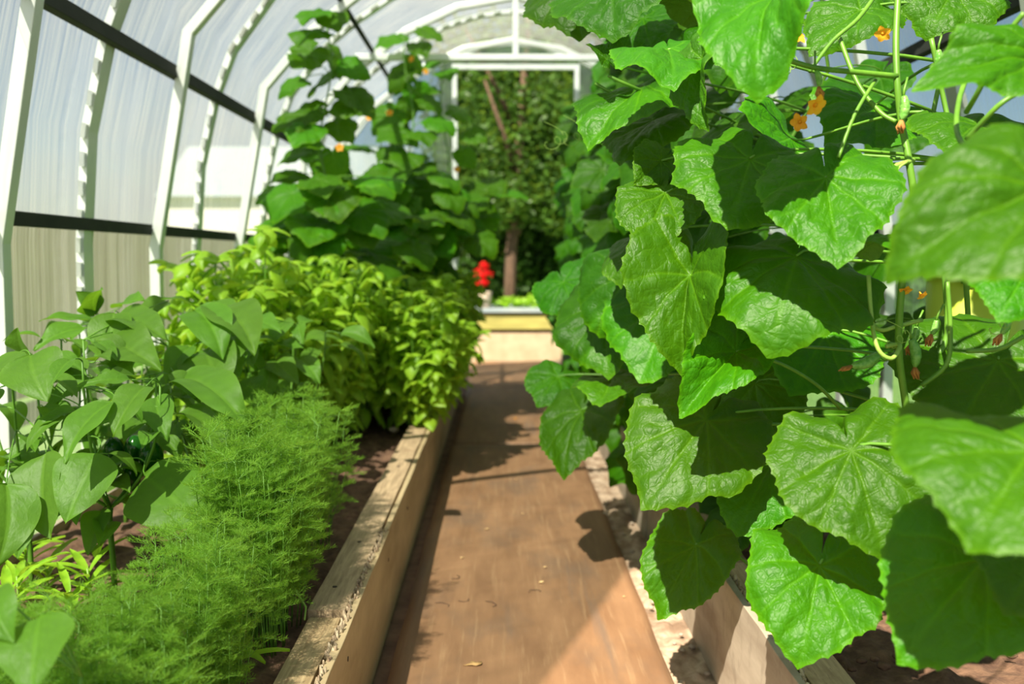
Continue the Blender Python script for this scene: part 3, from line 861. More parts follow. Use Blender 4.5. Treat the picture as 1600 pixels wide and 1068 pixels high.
for k in range(22):        # unseen crowns of the near vines, added to shade the leaves below
    i = k % 2; B = Vector((R.uniform(.78, 1.25), R.uniform(.75, 1.55), R.uniform(1.85, 2.3)))
    rnd_leaf(plants[i], stems[i], B, R.uniform(.15, .2), (R.uniform(-.5, .5), R.uniform(-.7, .3), -.4), (0, -.3, 1))

# bare stems, stalks, flowers and young fruit in the open part of the near vines
pA, pB, pC = plants[0], plants[1], plants[2]


def pxpath(L, **k): return [P(*a) for a in L]


def smooth_path(pts, n=5):
    out = []
    for i in range(len(pts) - 1):
        p0, p1, p2, p3 = pts[max(i - 1, 0)], pts[i], pts[i + 1], pts[min(i + 2, len(pts) - 1)]
        for k in range(n):
            t = k / n; out.append(.5 * ((2 * p1) + (p2 - p0) * t + (2 * p0 - 5 * p1 + 4 * p2 - p3) * t * t + (3 * p1 - p0 - 3 * p2 + p3) * t ** 3))
    out.append(pts[-1]); return out


def S(plant, L, r0, r1=None, mat='stem', name='stem'):
    pts = smooth_path(pxpath(L)); vine(pts, r0, r1 or r0, plant, mat, name)


S(pB, [(1404, -20, 1.75), (1400, 60, 1.72), (1402, 130, 1.7), (1408, 190, 1.7), (1420, 250, 1.68), (1428, 330, 1.68), (1412, 420, 1.7), (1404, 540, 1.72), (1416, 640, 1.75), (1425, 760, 1.8), (1440, 900, 1.85)], .006, .0075)
S(pB, [(1455, 60, 1.85), (1480, 180, 1.85), (1500, 260, 1.8), (1470, 330, 1.8), (1480, 520, 1.8), (1450, 590, 1.8), (1500, 740, 1.9)], .005, .006)
S(pB, [(1235, 95, 1.66), (1275, 106, 1.66), (1330, 112, 1.68), (1402, 119, 1.70)], .0050, .0055, name='petiole')
S(pB, [(1310, 246, 1.63), (1335, 180, 1.66), (1368, 125, 1.7)], .0035, .0035, name='petiole')
S(pB, [(1312, 60, 1.8), (1340, 130, 1.75), (1375, 175, 1.72), (1400, 190, 1.7)], .0045, .0045, name='petiole')
S(pB, [(1370, -10, 1.85), (1340, 30, 1.8), (1300, 65, 1.78), (1265, 112, 1.75)], .0045, .0035, name='petiole')
S(pC, [(1165, 552, 1.82), (1220, 568, 1.85), (1275, 600, 1.9), (1312, 637, 1.95)], .0034, .0042, name='petiole')
S(pC, [(1158, 662, 1.98), (1200, 662, 2.0), (1260, 665, 2.05)], .0035, .0042, name='petiole')
S(pC, [(1083, 425, 1.90), (1120, 408, 1.95), (1180, 385, 2.0), (1250, 370, 2.1)], .0036, .0045, name='petiole')
S(pC, [(950, 118, 2.2), (980, 132, 2.2), (1015, 145, 2.25), (1060, 150, 2.4)], .0040, .0050, name='petiole')
S(pC, [(930, 130, 2.3), (965, 150, 2.3), (1000, 165, 2.4)], .0040, .0045, name='petiole')
S(pA, [(1545, 245, 1.3), (1515, 235, 1.32), (1495, 205, 1.4), (1500, 150, 1.5), (1520, 100, 1.6)], .004, .0045, name='petiole')
S(pA, [(1600, 20, 1.4), (1570, 60, 1.42), (1530, 140, 1.45), (1510, 175, 1.5)], .004, .0045, name='petiole')
S(pA, [(1600, 140, 1.45), (1560, 165, 1.45), (1510, 218, 1.5)], .0042, .0042, name='petiole')
S(pB, [(1357, 430, 1.7), (1362, 500, 1.68), (1372, 545, 1.66), (1392, 560, 1.66), (1405, 545, 1.68), (1403, 538, 1.7), (1384, 541, 1.7)], .0042, .0042, 'stem_pale', name='petiole')
S(pB, [(1325, 480, 1.75), (1350, 495, 1.74), (1375, 515, 1.72), (1400, 510, 1.72), (1440, 500, 1.75)], .0040, .0040, 'stem_pale', name='petiole')
S(pB, [(1480, 440, 1.7), (1485, 520, 1.7), (1478, 570, 1.7), (1440, 602, 1.72)], .0045, .0045, name='petiole')
S(pB, [(1600, 525, 1.6), (1560, 545, 1.62), (1510, 548, 1.65)], .0045, .0045, name='petiole')
S(pB, [(1428, 250, 1.68), (1395, 262, 1.66), (1388, 290, 1.66), (1392, 305, 1.66)], .0042, .0042, 'stem_pale', name='petiole')
S(pB, [(1418, 252, 1.67), (1400, 268, 1.66), (1388, 310, 1.66)], .0030, .0020, 'stem_pale', name='tendril')
# tendrils
for (x, y, Yd, h, pl_) in ((1210, 60, 1.7, 60, pB), (1385, 500, 1.7, 40, pB), (1545, 470, 1.5, 50, pA), (1430, 590, 1.75, 40, pB), (880, 180, 3.0, 45, plants[3]), (850, 190, 3.0, 40, plants[4])):
    pts = []
    for k in range(40):
        t = k / 39; pts.append(P(x + 30 * math.sin(t * 3) + (8 * math.cos(t * 30) if t > .55 else 0), y + h * t + (8 * math.sin(t * 30) if t > .55 else 0), Yd))
    MB().tube(pts, .0009, 5).build('tendril', 'stem_pale', pl_)
for (x, y, Yd, dx, dz, s_, pl_) in ((1273, 163, 1.62, .3, -.5, .019, pB), (1250, 190, 1.64, -.6, -.4, .016, pB), (1244, 60, 1.7, .2, .5, .016, pB), (1462, 298, 1.6, .1, -.7, .024, pA), (1380, 52, 1.7, -.5, -.5, .014, pB),
                                    (1414, 452, 1.7, .0, -.8, .012, pB), (668, 148, 4.9, 0, .3, .03, None), (700, 160, 4.9, 0, .3, .03, None), (1440, 460, 1.72, .3, -.7, .010, pB)):
    if pl_ is None: continue
    flower(pl_, P(x, y, Yd), (dx, -.7, dz), s_)
for (x, y, Yd, d, L, r, pl_) in ((1375, 552, 1.72, (-.85, -.1, -.35), .062, .011, pB), (1424, 530, 1.75, (.12, -.1, -1), .055, .0105, pB), (1432, 510, 1.78, (-.25, 0, -1), .035, .007, pB), (1412, 150, 1.66, (-.1, -.1, -1), .045, .009, pB),
                                 (1466, 78, 1.8, (-.1, 0, -1), .045, .008, pB), (1463, 500, 1.76, (-.3, 0, -1), .03, .007, pB), (1480, 560, 1.8, (-.2, 0, -1), .03, .007, pB), (1275, 110, 1.66, (.2, 0, -1), .03, .006, pB), (1576, 500, 1.7, (-.5, 0, -1), .03, .007, pA)):
    cucumber(pl_, P(x, y, Yd), d, L, r)

# ------------------------------------------------------------------ cucumber vines at the far left
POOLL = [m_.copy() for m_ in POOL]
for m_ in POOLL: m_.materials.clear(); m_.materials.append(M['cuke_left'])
ltext = ['tall thin cucumber vine climbing up beside the left wall, lit from above', 'tall sparse cucumber vine just left of the far doorway, yellow flowers',
         'cucumber vine with dense dark leaves above the basil, left of centre', 'cucumber vine in front of the far gable panel, right of the tall vines', 'low bushy cucumber vine nearest the left wall']
for i, (vx, vy, top) in enumerate(((512, 4.9, 2.62), (640, 5.3, 2.75), (590, 5.6, 2.3), (695, 5.6, 2.6), (500, 5.4, 1.9))):
    vy += (.0 if i == 0 else .7); base = P(vx, 300, vy); base.z = .27
    pl = empty('cucumber_plant', base, ltext[i], 'cucumber plant', 'cucumber vines at the far end of the left bed')
    n = int((top - .25) / .11); st = [Vector((base.x + .03 * math.sin(k * .8 + i), vy + .03 * math.cos(k * .7), .26 + k * .11)) for k in range(n)]
    vine(st, .008, .004, pl)
    nl = (24, 18, 9, 9, 9)[i]
    for k in range(nl):                      # open upper part
        z = 1.7 + (top - 1.7) * (k / nl) + R.uniform(-.03, .03)
        if z > top: continue
        a = R.uniform(0, 2 * PI); B = Vector((base.x + math.cos(a) * R.uniform(.06, .20), vy + math.sin(a) * .15, z))
        rnd_leaf(pl, st, B, R.uniform(.12, .18), (math.cos(a) * .7, math.sin(a) * .4 - .2, R.uniform(-.7, -.2)), (math.cos(a) * -.1, -.6, .9), pool=POOLL)
    for k in range(48):                      # dense lower part
        z = R.uniform(1.24 if i in (1, 3) else 1.0, 1.74 - .08 * (k % 3)); a = R.uniform(0, 2 * PI); B = Vector((base.x + math.cos(a) * R.uniform(.08, .5), vy - .05 + math.sin(a) * .3, z))
        rnd_leaf(pl, st, B, R.uniform(.13, .21), (math.cos(a) * .7, -.3, R.uniform(-.9, -.1)), (0, -.4, 1), pool=POOLL)
    for k in range(2): flower(pl, Vector((base.x + R.uniform(-.12, .12), vy - .12, R.uniform(1.6, top - .1))), (R.uniform(-.5, .5), -.8, .2), .022)


# ------------------------------------------------------------------ basil
def basil_mesh(seed, hgt=.78, rad=.25):
    rr = random.Random(seed); st, lf = MB(), MB()
    shapes = []
    for q in range(3):
        vv = []
        for i in range(6):
            t = i / 5; w_ = .36 * math.sin(PI * t ** .72) ** .8 + .004
            zc = -.45 * t * t + .10 * t
            for u in (-1, -.5, 0, .5, 1): vv.append((w_ * u, t, zc + (.10 - .22 * u * u + .12 * abs(u)) * (1 if q else .6)))
        fs = [(5 * i + j, 5 * i + j + 1, 5 * i + j + 6, 5 * i + j + 5) for i in range(5) for j in range(4)]
        shapes.append((np.array(vv), fs))

    def leaf(p, d, up, s):
        d = Vector(d).normalized(); x = d.cross(Vector(up))
        if x.length < .01: x = Vector((1, 0, 0))
        x.normalize(); n = x.cross(d); v, f = rr.choice(shapes)
        Mx = np.array([x, d, n]) * s; lf.add(v @ Mx + np.array(p), f)

    ns = 13
    for b in range(ns):
        a = 2 * PI * b / ns + rr.uniform(-.3, .3); rd = rad * rr.uniform(.2, 1.0) ** .8; h = hgt * rr.uniform(.72, 1.0) * (1 - .25 * (rd / rad) ** 2)
        p0 = Vector((math.cos(a) * .03, math.sin(a) * .03, 0)); p3 = Vector((math.cos(a) * rd, math.sin(a) * rd, h))
        pts = bez(p0, p0 + Vector((math.cos(a) * rd * .5, math.sin(a) * rd * .5, h * .25)), p3 - Vector((0, 0, h * .4)), p3, 9)
        st.tube(pts, [.0045 - .00028 * k for k in range(10)], 5)
        for k in range(2, 10):
            p = pts[k]; az = a + k * PI / 2
            for sg in (0, PI):
                q = az + sg + rr.uniform(-.3, .3); s = rr.uniform(.060, .100) * (1 - .25 * (k == 9)); dv = Vector((math.cos(q), math.sin(q), rr.uniform(-1.5, .25)))
                off = p + Vector((math.cos(q), math.sin(q), 0)) * .012
                leaf(off, dv, (math.cos(q) * .5 + rr.uniform(-.5, .5), math.sin(q) * .5 + rr.uniform(-.5, .5), 1), s)
                if k > 2:                 # side shoot with four leaves
                    e = p + Vector((math.cos(q), math.sin(q), .6)) * rr.uniform(.03, .07); st.tube([p, e], [.002, .0015], 4)
                    for m_ in range(4):
                        q2 = q + m_ * PI / 2 + rr.uniform(-.3, .3); leaf(e, (math.cos(q2), math.sin(q2), rr.uniform(-.9, .6)), (rr.uniform(-.4, .4), rr.uniform(-.4, .4), 1), rr.uniform(.040, .072))
    return st.mesh('stem'), lf.mesh('foliage')


BM = [basil_mesh(k) for k in range(4)]
for a_, b_ in BM: a_.materials.append(M['stem']); b_.materials.append(M['basil'])
spots = []
yy = 3.55
row = 0
while yy < 7.3:
    for x in (-.47, -.78, -1.05):
        if x > -.75 and yy < 4.5: continue
        if x > -1.0 and yy < 4.0: continue
        spots.append((x + (.05 if row % 2 else -.04) + R.uniform(-.03, .03), yy + R.uniform(-.05, .05)))
    yy += .33; row += 1
ORD = ['front', 'second', 'third', 'fourth', 'fifth', 'sixth', 'seventh', 'eighth', 'ninth', 'tenth', 'eleventh', 'twelfth', 'thirteenth']
cnt = {}
for i, (x, y) in enumerate(spots):
    rw = 'beside the walkway rim' if x > -.65 else ('in the middle of the left bed' if x > -.94 else 'beside the left wall')
    cnt[rw] = cnt.get(rw, -1) + 1
    corner = abs(x + .47) < .12 and y < 4.85
    lab = 'bright green basil plant at the front corner of the bushy mass, beside the timber rim' if corner else '%s bright basil plant from the front, %s' % (ORD[cnt[rw]].replace('front', 'first'), rw)
    x = max(x, -1.10)
    o = empty('basil_plant', (x, y, .262), lab, 'basil plant', 'basil plants massed in the left bed')
    a_, b_ = BM[i % 4]; rz = R.uniform(0, 6.28); s = R.uniform(.92, 1.12) * (1.05 if x < -.8 else .98)
    o.rotation_euler.z = rz; o.scale = (s * 1.08, s * 1.08, s * (1.16 if x < -.7 else 1.04))
    for nm, me in (('stem', a_), ('foliage', b_)):
        c = bpy.data.objects.new(nm, me); COL.objects.link(c); c.parent = o


# ------------------------------------------------------------------ sweet pepper plants
ppos = [(-1.30, 2.42), (-1.02, 2.30), (-.98, 2.85), (-1.28, 3.0), (-.80, 3.25), (-.74, 1.20)]
ptext = ['sweet pepper plant at the left edge of the view against the wall', 'sweet pepper plant with large drooping front leaves and green fruit', 'sweet pepper plant in the middle of the left bed, above the dill',
         'sweet pepper plant close to the left wall, behind the front peppers', 'sweet pepper plant with long drooping leaves beside the basil', 'low pepper plant at the bottom left corner, with one pale broad leaf']
PP, PS = [], []
for i, (x, y) in enumerate(ppos):
    pl = empty('pepper_plant', (x, y, .262), ptext[i], 'pepper plant', 'sweet pepper plants in the left bed'); PP.append(pl)
    hh = .70 if i < 5 else .30; st = MB(); anchors = []
    fork = Vector((x, y, .26 + hh * .35))
    main = bez((x, y, .24), (x + .01, y, .35), (x - .01, y, .26 + hh * .3), fork, 6); st.tube(main, [.0075] * 7, 8); anchors += main[3:]
    for b in range(5):
        a = b * 1.257 + i; e = fork + Vector((math.cos(a) * .16, math.sin(a) * .14, hh * (.60 if b % 2 else .5) + R.uniform(-.05, .05))); pts = bez(fork, fork + Vector((math.cos(a) * .09, math.sin(a) * .08, hh * .08)), e - Vector((0, 0, hh * .25)), e, 8)
        st.tube(pts, [.005 - .0003 * k for k in range(9)], 7); anchors += pts[2:]
    st.build('stem', 'stem', pl); PS.append(anchors)
OP = [oval_leaf(k, droop=R.uniform(.4, 1.3), fold=R.uniform(.15, .5), width=R.uniform(.24, .30), wave=R.uniform(.01, .035)) for k in range(8)]


def pep(i, bx, by, bY, tx, ty, tY, n=(-.1, -.5, .85), tw=0, wd=.28, droop=.8, fold=.3, k=[0]):
    B, T = P(bx, by, bY), P(tx, ty, tY); q = min(PS[i], key=lambda s: (s - B).length); k[0] += 1
    put_leaf(oval_leaf(200 + k[0], droop=droop, fold=fold, width=wd), 'pepper', PP[i], B, T, n, q, tw, .0018, 'stem', sag=.015)


# leaves that stand out in the photo
pep(1, 228, 602, 2.10, 176, 682, 1.98, wd=.27); pep(1, 173, 628, 2.05, 100, 724, 1.92, wd=.23); pep(1, 204, 592, 2.15, 120, 604, 2.1, (0, -.5, .9), wd=.2)
pep(1, 152, 706, 2.05, 102, 818, 1.95, (.0, -.8, .5), wd=.40, droop=.5, fold=.1); pep(0, 71, 706, 2.08, 80, 843, 1.98, (-.3, -.8, .5), wd=.32, fold=.35, droop=.4)
pep(0, 10, 755, 2.0, -6, 890, 1.9, (.5, -.7, .4), wd=.3); pep(0, 47, 554, 2.15, 74, 627, 2.05, (0, -.7, .7), wd=.42, droop=.6, fold=.15)
pep(0, -25, 588, 2.2, 50, 594, 2.1, (0, -.5, .8), wd=.3); pep(0, 35, 552, 2.3, 26, 512, 2.25, (0, -.8, .5), wd=.4, droop=.4); pep(3, 132, 512, 2.6, 52, 547, 2.5, (0, -.6, .7), wd=.25)
pep(3, 148, 506, 2.7, 60, 500, 2.6, (0, -.3, .9), wd=.22); pep(3, 152, 488, 2.7, 118, 455, 2.65, (0, -.8, .6), wd=.36); pep(3, 150, 490, 2.7, 160, 450, 2.6, wd=.3)
pep(3, 178, 488, 2.55, 176, 570, 2.45, (0, -.8, .5), wd=.34, droop=.4); pep(2, 170, 528, 2.5, 252, 577, 2.35, (0, -.6, .8), wd=.27); pep(2, 182, 494, 2.6, 264, 533, 2.45, (.1, -.4, .8), wd=.22)
pep(3, 190, 478, 2.9, 228, 470, 2.8, (0, -.5, .8)); pep(2, 312, 486, 2.8, 252, 466, 2.7, (0, -.3, .9), wd=.2); pep(4, 305, 484, 2.75, 348, 562, 2.6, (.2, -.7, .6), wd=.28, droop=1.0)
pep(4, 338, 482, 2.8, 399, 553, 2.6, (.3, -.6, .6), wd=.26, droop=.9); pep(4, 322, 548, 2.7, 352, 622, 2.55, (.0, -.8, .5), wd=.38); pep(2, 282, 590, 2.45, 391, 674, 2.25, (.2, -.5, .8), wd=.19, droop=1.1)
pep(2, 276, 648, 2.4, 358, 722, 2.2, (.4, -.4, .7), wd=.16, droop=1.2); pep(2, 226, 742, 2.2, 328, 828, 2.05, (.1, -.8, .5), wd=.34, droop=.6, fold=.1); pep(2, 312, 757, 2.35, 356, 795, 2.25, (.1, -.5, .9), wd=.3)
pep(4, 430, 560, 3.0, 468, 600, 2.9); pep(4, 420, 575, 2.95, 405, 640, 2.85, (.3, -.8, .4), wd=.2); pep(4, 445, 545, 3.0, 385, 530, 2.9, (0, -.3, 1), wd=.2)
for q_ in ((335, 470, 2.9, 365, 520, 2.8), (350, 520, 2.85, 375, 590, 2.75), (395, 500, 3.0, 440, 520, 2.9), (300, 540, 2.7, 260, 600, 2.6), (262, 470, 2.8, 215, 505, 2.7), (225, 520, 2.6, 205, 575, 2.5),
           (120, 560, 2.4, 112, 620, 2.3), (245, 620, 2.3, 262, 690, 2.2), (140, 590, 2.3, 70, 640, 2.25), (300, 610, 2.6, 330, 640, 2.5), (390, 590, 2.9, 420, 650, 2.8), (465, 560, 3.1, 500, 600, 3.0)):
    pep(4 if q_[0] > 290 else 1, *q_, wd=.25, n=(R.uniform(-.2, .3), -.6, .8))
pep(4, 410, 545, 3.1, 480, 545, 3.0, (0, -.3, 1), wd=.18)
pep(5, 62, 962, 1.18, 48, 1085, 1.10, (-.1, -.75, .7), wd=.45, droop=.6, fold=.12); pep(5, -15, 925, 1.2, 22, 1005, 1.14, (0, -.7, .7), wd=.3); pep(0, 118, 640, 2.15, 60, 668, 2.1, (0, -.4, .9), wd=.25)
pep(5, 20, 1010, 1.2, -30, 1050, 1.15, wd=.3)
for i, (x, y) in enumerate(ppos[:5]):
    for k in range(52):
        q = R.choice(PS[i]); a = R.uniform(0, 6.28); B = q + Vector((math.cos(a), math.sin(a) - .1, R.uniform(-.1, .3))) * R.uniform(.03, .07)
        if B.x < -1.4: continue
        out = Vector((math.cos(a) * .8, math.sin(a) * .6 - .2, R.uniform(-.8, .1))); s = R.uniform(.08, .14)
        T = B + out.normalized() * s
        if T.x < -1.45: continue
        put_leaf(R.choice(OP), 'pepper', PP[i], B, T, (0, -.3, 1), q, R.uniform(-.4, .4), .0016, 'stem', sag=.01)
for (i, x, y, Yd, r) in ((1, 236, 716, 2.36, .034), (1, 212, 702, 2.4, .030), (1, 206, 742, 2.34, .026), (0, 178, 706, 2.42, .030)):
    p = P(x, y, Yd); mb = MB(); vv = []; na, nr_ = 32, 14
    for j in range(nr_ + 1):
        t = j / nr_; rr_ = r * (math.sin(PI * (.04 + .93 * t)) ** .55) * (1 - .18 * t)
        for k in range(na):
            q = 2 * PI * k / na; lob = 1 + .10 * math.cos(4 * q) * (.4 + .6 * t); vv.append((p.x + math.cos(q) * rr_ * lob, p.y + math.sin(q) * rr_ * lob, p.z - (t - .5) * r * 2.7 - .006 * math.cos(4 * q) * (t > .9)))
    mb.add(vv, [(j * na + k, (j + 1) * na + k, (j + 1) * na + (k + 1) % na, j * na + (k + 1) % na) for j in range(nr_) for k in range(na)] + [tuple(range(na)), tuple(reversed(range(nr_ * na, (nr_ + 1) * na)))])
    f = mb.build('fruit', 'pfruit', PP[i]); f['label'] = 'glossy dark green pepper fruit'
    q = min(PS[i], key=lambda s: (s - p).length); MB().tube(bez(p + Vector((0, 0, r * 1.25)), p + Vector((0, 0, r * 1.9)), q - Vector((0, 0, .02)), q, 6), .003, 6).build('fruit_stalk', 'stem', f)


# ------------------------------------------------------------------ dill
def dill_mesh(seed, h=.42, n_st=4):
    rr = random.Random(seed); st, lf = MB(), MB(); V, Fc = [], []

    def needle(p, d, L, wd):
        d = d.normalized(); a = d.cross(Vector((rr.uniform(-1, 1), rr.uniform(-1, 1), rr.uniform(-1, 1))))
        if a.length < .01: a = Vector((1, 0, 0))
        a = a.normalized() * wd; m = p + d * L * .5 + Vector((0, 0, L * .07)); e = p + d * L
        i = len(V); V.extend([tuple(p - a * .5), tuple(p + a * .5), tuple(m + a * .5), tuple(m - a * .5), tuple(e)]); Fc.extend([(i, i + 1, i + 2, i + 3), (i + 3, i + 2, i + 4)])

    def frond(p, d, L):
        d = d.normalized(); pts = [p + d * L * t + Vector((0, 0, -.25 * L * t * t)) for t in (0, .25, .5, .75, 1)]
        st.tube(pts, [.0010, .0009, .0008, .0006, .0004], 4, False)
        for k in range(1, 9):
            t = k / 8; q = p + d * L * t + Vector((0, 0, -.25 * L * t * t))
            for sg in (-1, 1):
                sd = d.cross(Vector((0, 0, 1)))
                if sd.length < .05: sd = Vector((1, 0, 0))
                sd = sd.normalized() * sg; bl = L * .42 * (1.1 - t * .75); bd = (sd + d * .9 + Vector((0, 0, rr.uniform(-.3, .5)))).normalized()
                needle(q, bd, bl, .0007)
                for m_ in (.35, .6, .85):
                    for z in range(2): needle(q + bd * bl * m_, bd + Vector((rr.uniform(-1, 1), rr.uniform(-1, 1), rr.uniform(-.6, 1))) * .9, rr.uniform(.008, .016), .0007)

    for s_ in range(n_st):
        a = rr.uniform(0, 6.28); hh = h * rr.uniform(.7, 1.05); b0 = Vector((math.cos(a) * .015, math.sin(a) * .015, 0)); top = b0 + Vector((math.cos(a) * rr.uniform(.01, .07), math.sin(a) * rr.uniform(.01, .07), hh))
        pts = bez(b0, b0 + Vector((0, 0, hh * .4)), top - Vector((0, 0, hh * .3)), top, 7); st.tube(pts, [.0019 - .00014 * k for k in range(8)], 5)
        for k in range(2, 8):
            for z in range(2):
                q = rr.uniform(0, 6.28); frond(pts[k], Vector((math.cos(q), math.sin(q), rr.uniform(.3, 1.1))), rr.uniform(.045, .085))
    lf.add(V, Fc); return st.mesh('stem'), lf.mesh('foliage')


DM = [dill_mesh(k) for k in range(4)]
for a_, b_ in DM: a_.materials.append(M['stem']); b_.materials.append(M['dill'])
ds = []
for k in range(72):
    yq = R.uniform(1.95, 2.85); ds.append((R.uniform(-.30 * yq, -.53), yq, 1.05, 0))
for k in range(56):
    yq = R.uniform(1.22, 1.72); ds.append((R.uniform(-.62 * yq, -.50), yq, .76, 1))
for k in range(22): ds.append((R.uniform(-.68, -.50), R.uniform(1.6, 2.2), .85, 0))
for (x, y, s, g) in ds:
    if g == 0 and x < -.62 and y < 2.25: s = .8
    if g == 1 and y > 1.55: s = .60
    lab = ('feathery dill plant in the sharp stand beside the timber rim', 'feathery dill plant in the blurred stand along the bottom of the view')[g]
    grp = ('dill plants beside the timber rim', 'dill plants nearest the viewer')[g]
    o = empty('dill_plant', (x, y, .258), lab, 'dill plant', grp)
    o.rotation_euler = (R.uniform(-.12, .12), R.uniform(-.12, .12), R.uniform(0, 6.28)); s *= R.uniform(.85, 1.1); o.scale = (s, s, s)
    a_, b_ = R.choice(DM)
    for nm, me in (('stem', a_), ('foliage', b_)):
        c = bpy.data.objects.new(nm, me); COL.objects.link(c); c.parent = o
# one broken stalk lying over the rim
o = empty('dill_stalk', P(480, 952, 2.08), 'bent pale dill stalk drooping onto the timber rim', 'dill stalk')
o.location.z = .30
MB().tube([P(437, 905, 2.1), P(450, 908, 2.09), P(462, 922, 2.08), P(478, 948, 2.07), P(476, 968, 2.04)], [.002, .003, .003, .0028, .002], 7).build('stem', 'stem_pale', o)


# ------------------------------------------------------------------ bright seedlings in the left bed
def sprout_mesh(seed):
    rr = random.Random(seed); lf = MB()
    for k in range(11):
        a = k * 2.4 + rr.uniform(-.2, .2); L = rr.uniform(.06, .11); el = rr.uniform(.3, 1.2); vv = []
        for i in range(7):
            t = i / 6; r_ = L * t * math.cos(el * (1 - .5 * t)); z = .01 + L * t * math.sin(el) - .35 * L * t * t + k * .006; w_ = .010 * math.sin(PI * (t * .92 + .06)) ** .8
            for u in (-1, 0, 1): vv.append((math.cos(a) * r_ - math.sin(a) * w_ * u, math.sin(a) * r_ + math.cos(a) * w_ * u, z + .004 * abs(u)))
        lf.add(vv, [(3 * i + j, 3 * i + j + 1, 3 * i + j + 4, 3 * i + j + 3) for i in range(6) for j in range(2)])
    st = MB(); st.tube([(0, 0, -.01), (0, .003, .04), (.003, 0, .08)], [.0035, .003, .002], 6)
    return st.mesh('stem'), lf.mesh('foliage')


SM = [sprout_mesh(k) for k in range(3)]
for a_, b_ in SM: a_.materials.append(M['stem_pale']); b_.materials.append(M['seedling'])
sl = [(x, y, Yd, g) for g, L in enumerate(([(30, 905), (75, 880), (110, 930), (40, 850), (140, 900), (15, 940)], [(330, 700), (355, 680), (300, 715), (345, 735), (370, 705), (320, 670), (390, 690)], [(320, 1010), (350, 1040), (300, 1050)]))
      for (x, y) in L for Yd in [1.218 * F / 1.4 / (y - 405) * 1.0]]
sl.sort(); sc_ = {}
for (x, y, Yd, g) in sl:
    sc_[g] = sc_.get(g, -1) + 1; od = ['first', 'second', 'third', 'fourth', 'fifth', 'sixth', 'seventh', 'eighth'][sc_[g]]
    Yg = .86 * F / (y + 35 - 405); p = P(x, y + 35, Yg); p.z = .258
    if p.x < -1.38: p.x = -1.36
    o = empty('seedling', p, od + (' from the left of the bright green young seedlings at the lower left', ' from the left of the yellow-green seedlings between the peppers and the dill', ' from the left of the small seedlings almost hidden in the nearest dill')[g], 'seedling', ('seedlings at the lower left', 'seedlings between peppers and dill', 'seedlings under the nearest dill')[g])
    s = R.uniform(1.0, 1.5); o.scale = (s, s, s); o.rotation_euler.z = R.uniform(0, 6); a_, b_ = R.choice(SM)
    for nm, me in (('stem', a_), ('foliage', b_)):
        c = bpy.data.objects.new(nm, me); COL.objects.link(c); c.parent = o

# ------------------------------------------------------------------ small litter on walkway, rim and soil
def scrap(name, x, y, r, mat, lab, cat, grp=None, z=.023):
    rr = random.Random(int(x * 7 + y)); p = P(x, y, CAM_H * F / (y - 405) * .985); vv = [(p.x, p.y, z + .004)]; n = 9
    for k in range(n):
        q = 2 * PI * k / n; ra = r * rr.uniform(.5, 1.2); vv.append((p.x + math.cos(q) * ra * 1.4, p.y + math.sin(q) * ra * .8, z + rr.uniform(0, .006)))
    mb = MB().add(vv, [(0, 1 + k, 1 + (k + 1) % n) for k in range(n)]); o = mb.build(name, mat)
    sm = o.modifiers.new('thick', 'SOLIDIFY'); sm.thickness = .001
    return tag(o, lab, cat, grp)


for (x, y, r) in ((761, 837, .008), (722, 884, .006), (845, 925, .008), (852, 900, .005), (817, 812, .004), (806, 756, .005), (864, 672, .010), (975, 950, .004)):
    scrap('fallen_petal', x, y, r, 'petalbit', 'small pale yellow petal fallen on the brown walkway sheet', 'petal', 'pale petals on the walkway')
scrap('fallen_petal', 805, 657, .014, 'petal', 'orange fallen petal on the far walkway, in dappled shade', 'petal')
o = scrap('dry_leaf', 742, 1062, .022, 'deadleaf', 'curled dry leaf at the bottom edge of the walkway', 'leaf')
for (x, y) in ((716, 955), (700, 965), (845, 940), (770, 965), (706, 918)):
    p = P(x, y, CAM_H * F / (y - 405) * .985); mb = MB(); a = R.uniform(0, 6)
    mb.tube([Vector((p.x + math.cos(a + k * .5) * .012 * k, p.y + math.sin(a + k * .4) * .012 * k, .023 + .002 * (k % 2))) for k in range(5)], .0012, 5)
    tag(mb.build('root_thread', 'bark'), 'thin dark root thread lying on the walkway sheet', 'root', 'root threads on the walkway')


def stone(x, y, z, r, lab, grp, mat='stone'):
    rr = random.Random(int(x * 1000 + y * 777)); mb = MB(); vv = []; na = 10
    for j in range(7):
        t = PI * (j + .5) / 7
        for k in range(na):
            q = 2 * PI * k / na; n_ = 1 + .25 * noise.noise(Vector((math.cos(q) * 1.5, math.sin(q) * 1.5, t + x * 9)))
            vv.append((x + r * math.sin(t) * math.cos(q) * n_ * 1.2, y + r * math.sin(t) * math.sin(q) * n_, z + r * .7 * math.cos(t) * n_))
    mb.add(vv, [(j * na + k, (j + 1) * na + k, (j + 1) * na + (k + 1) % na, j * na + (k + 1) % na) for j in range(6) for k in range(na)] + [tuple(range(na)), tuple(reversed(range(6 * na, 7 * na)))])
    return tag(mb.build('stone' if mat == 'stone' else 'soil_clod', mat), lab, 'stone' if mat == 'stone' else 'clod', grp)


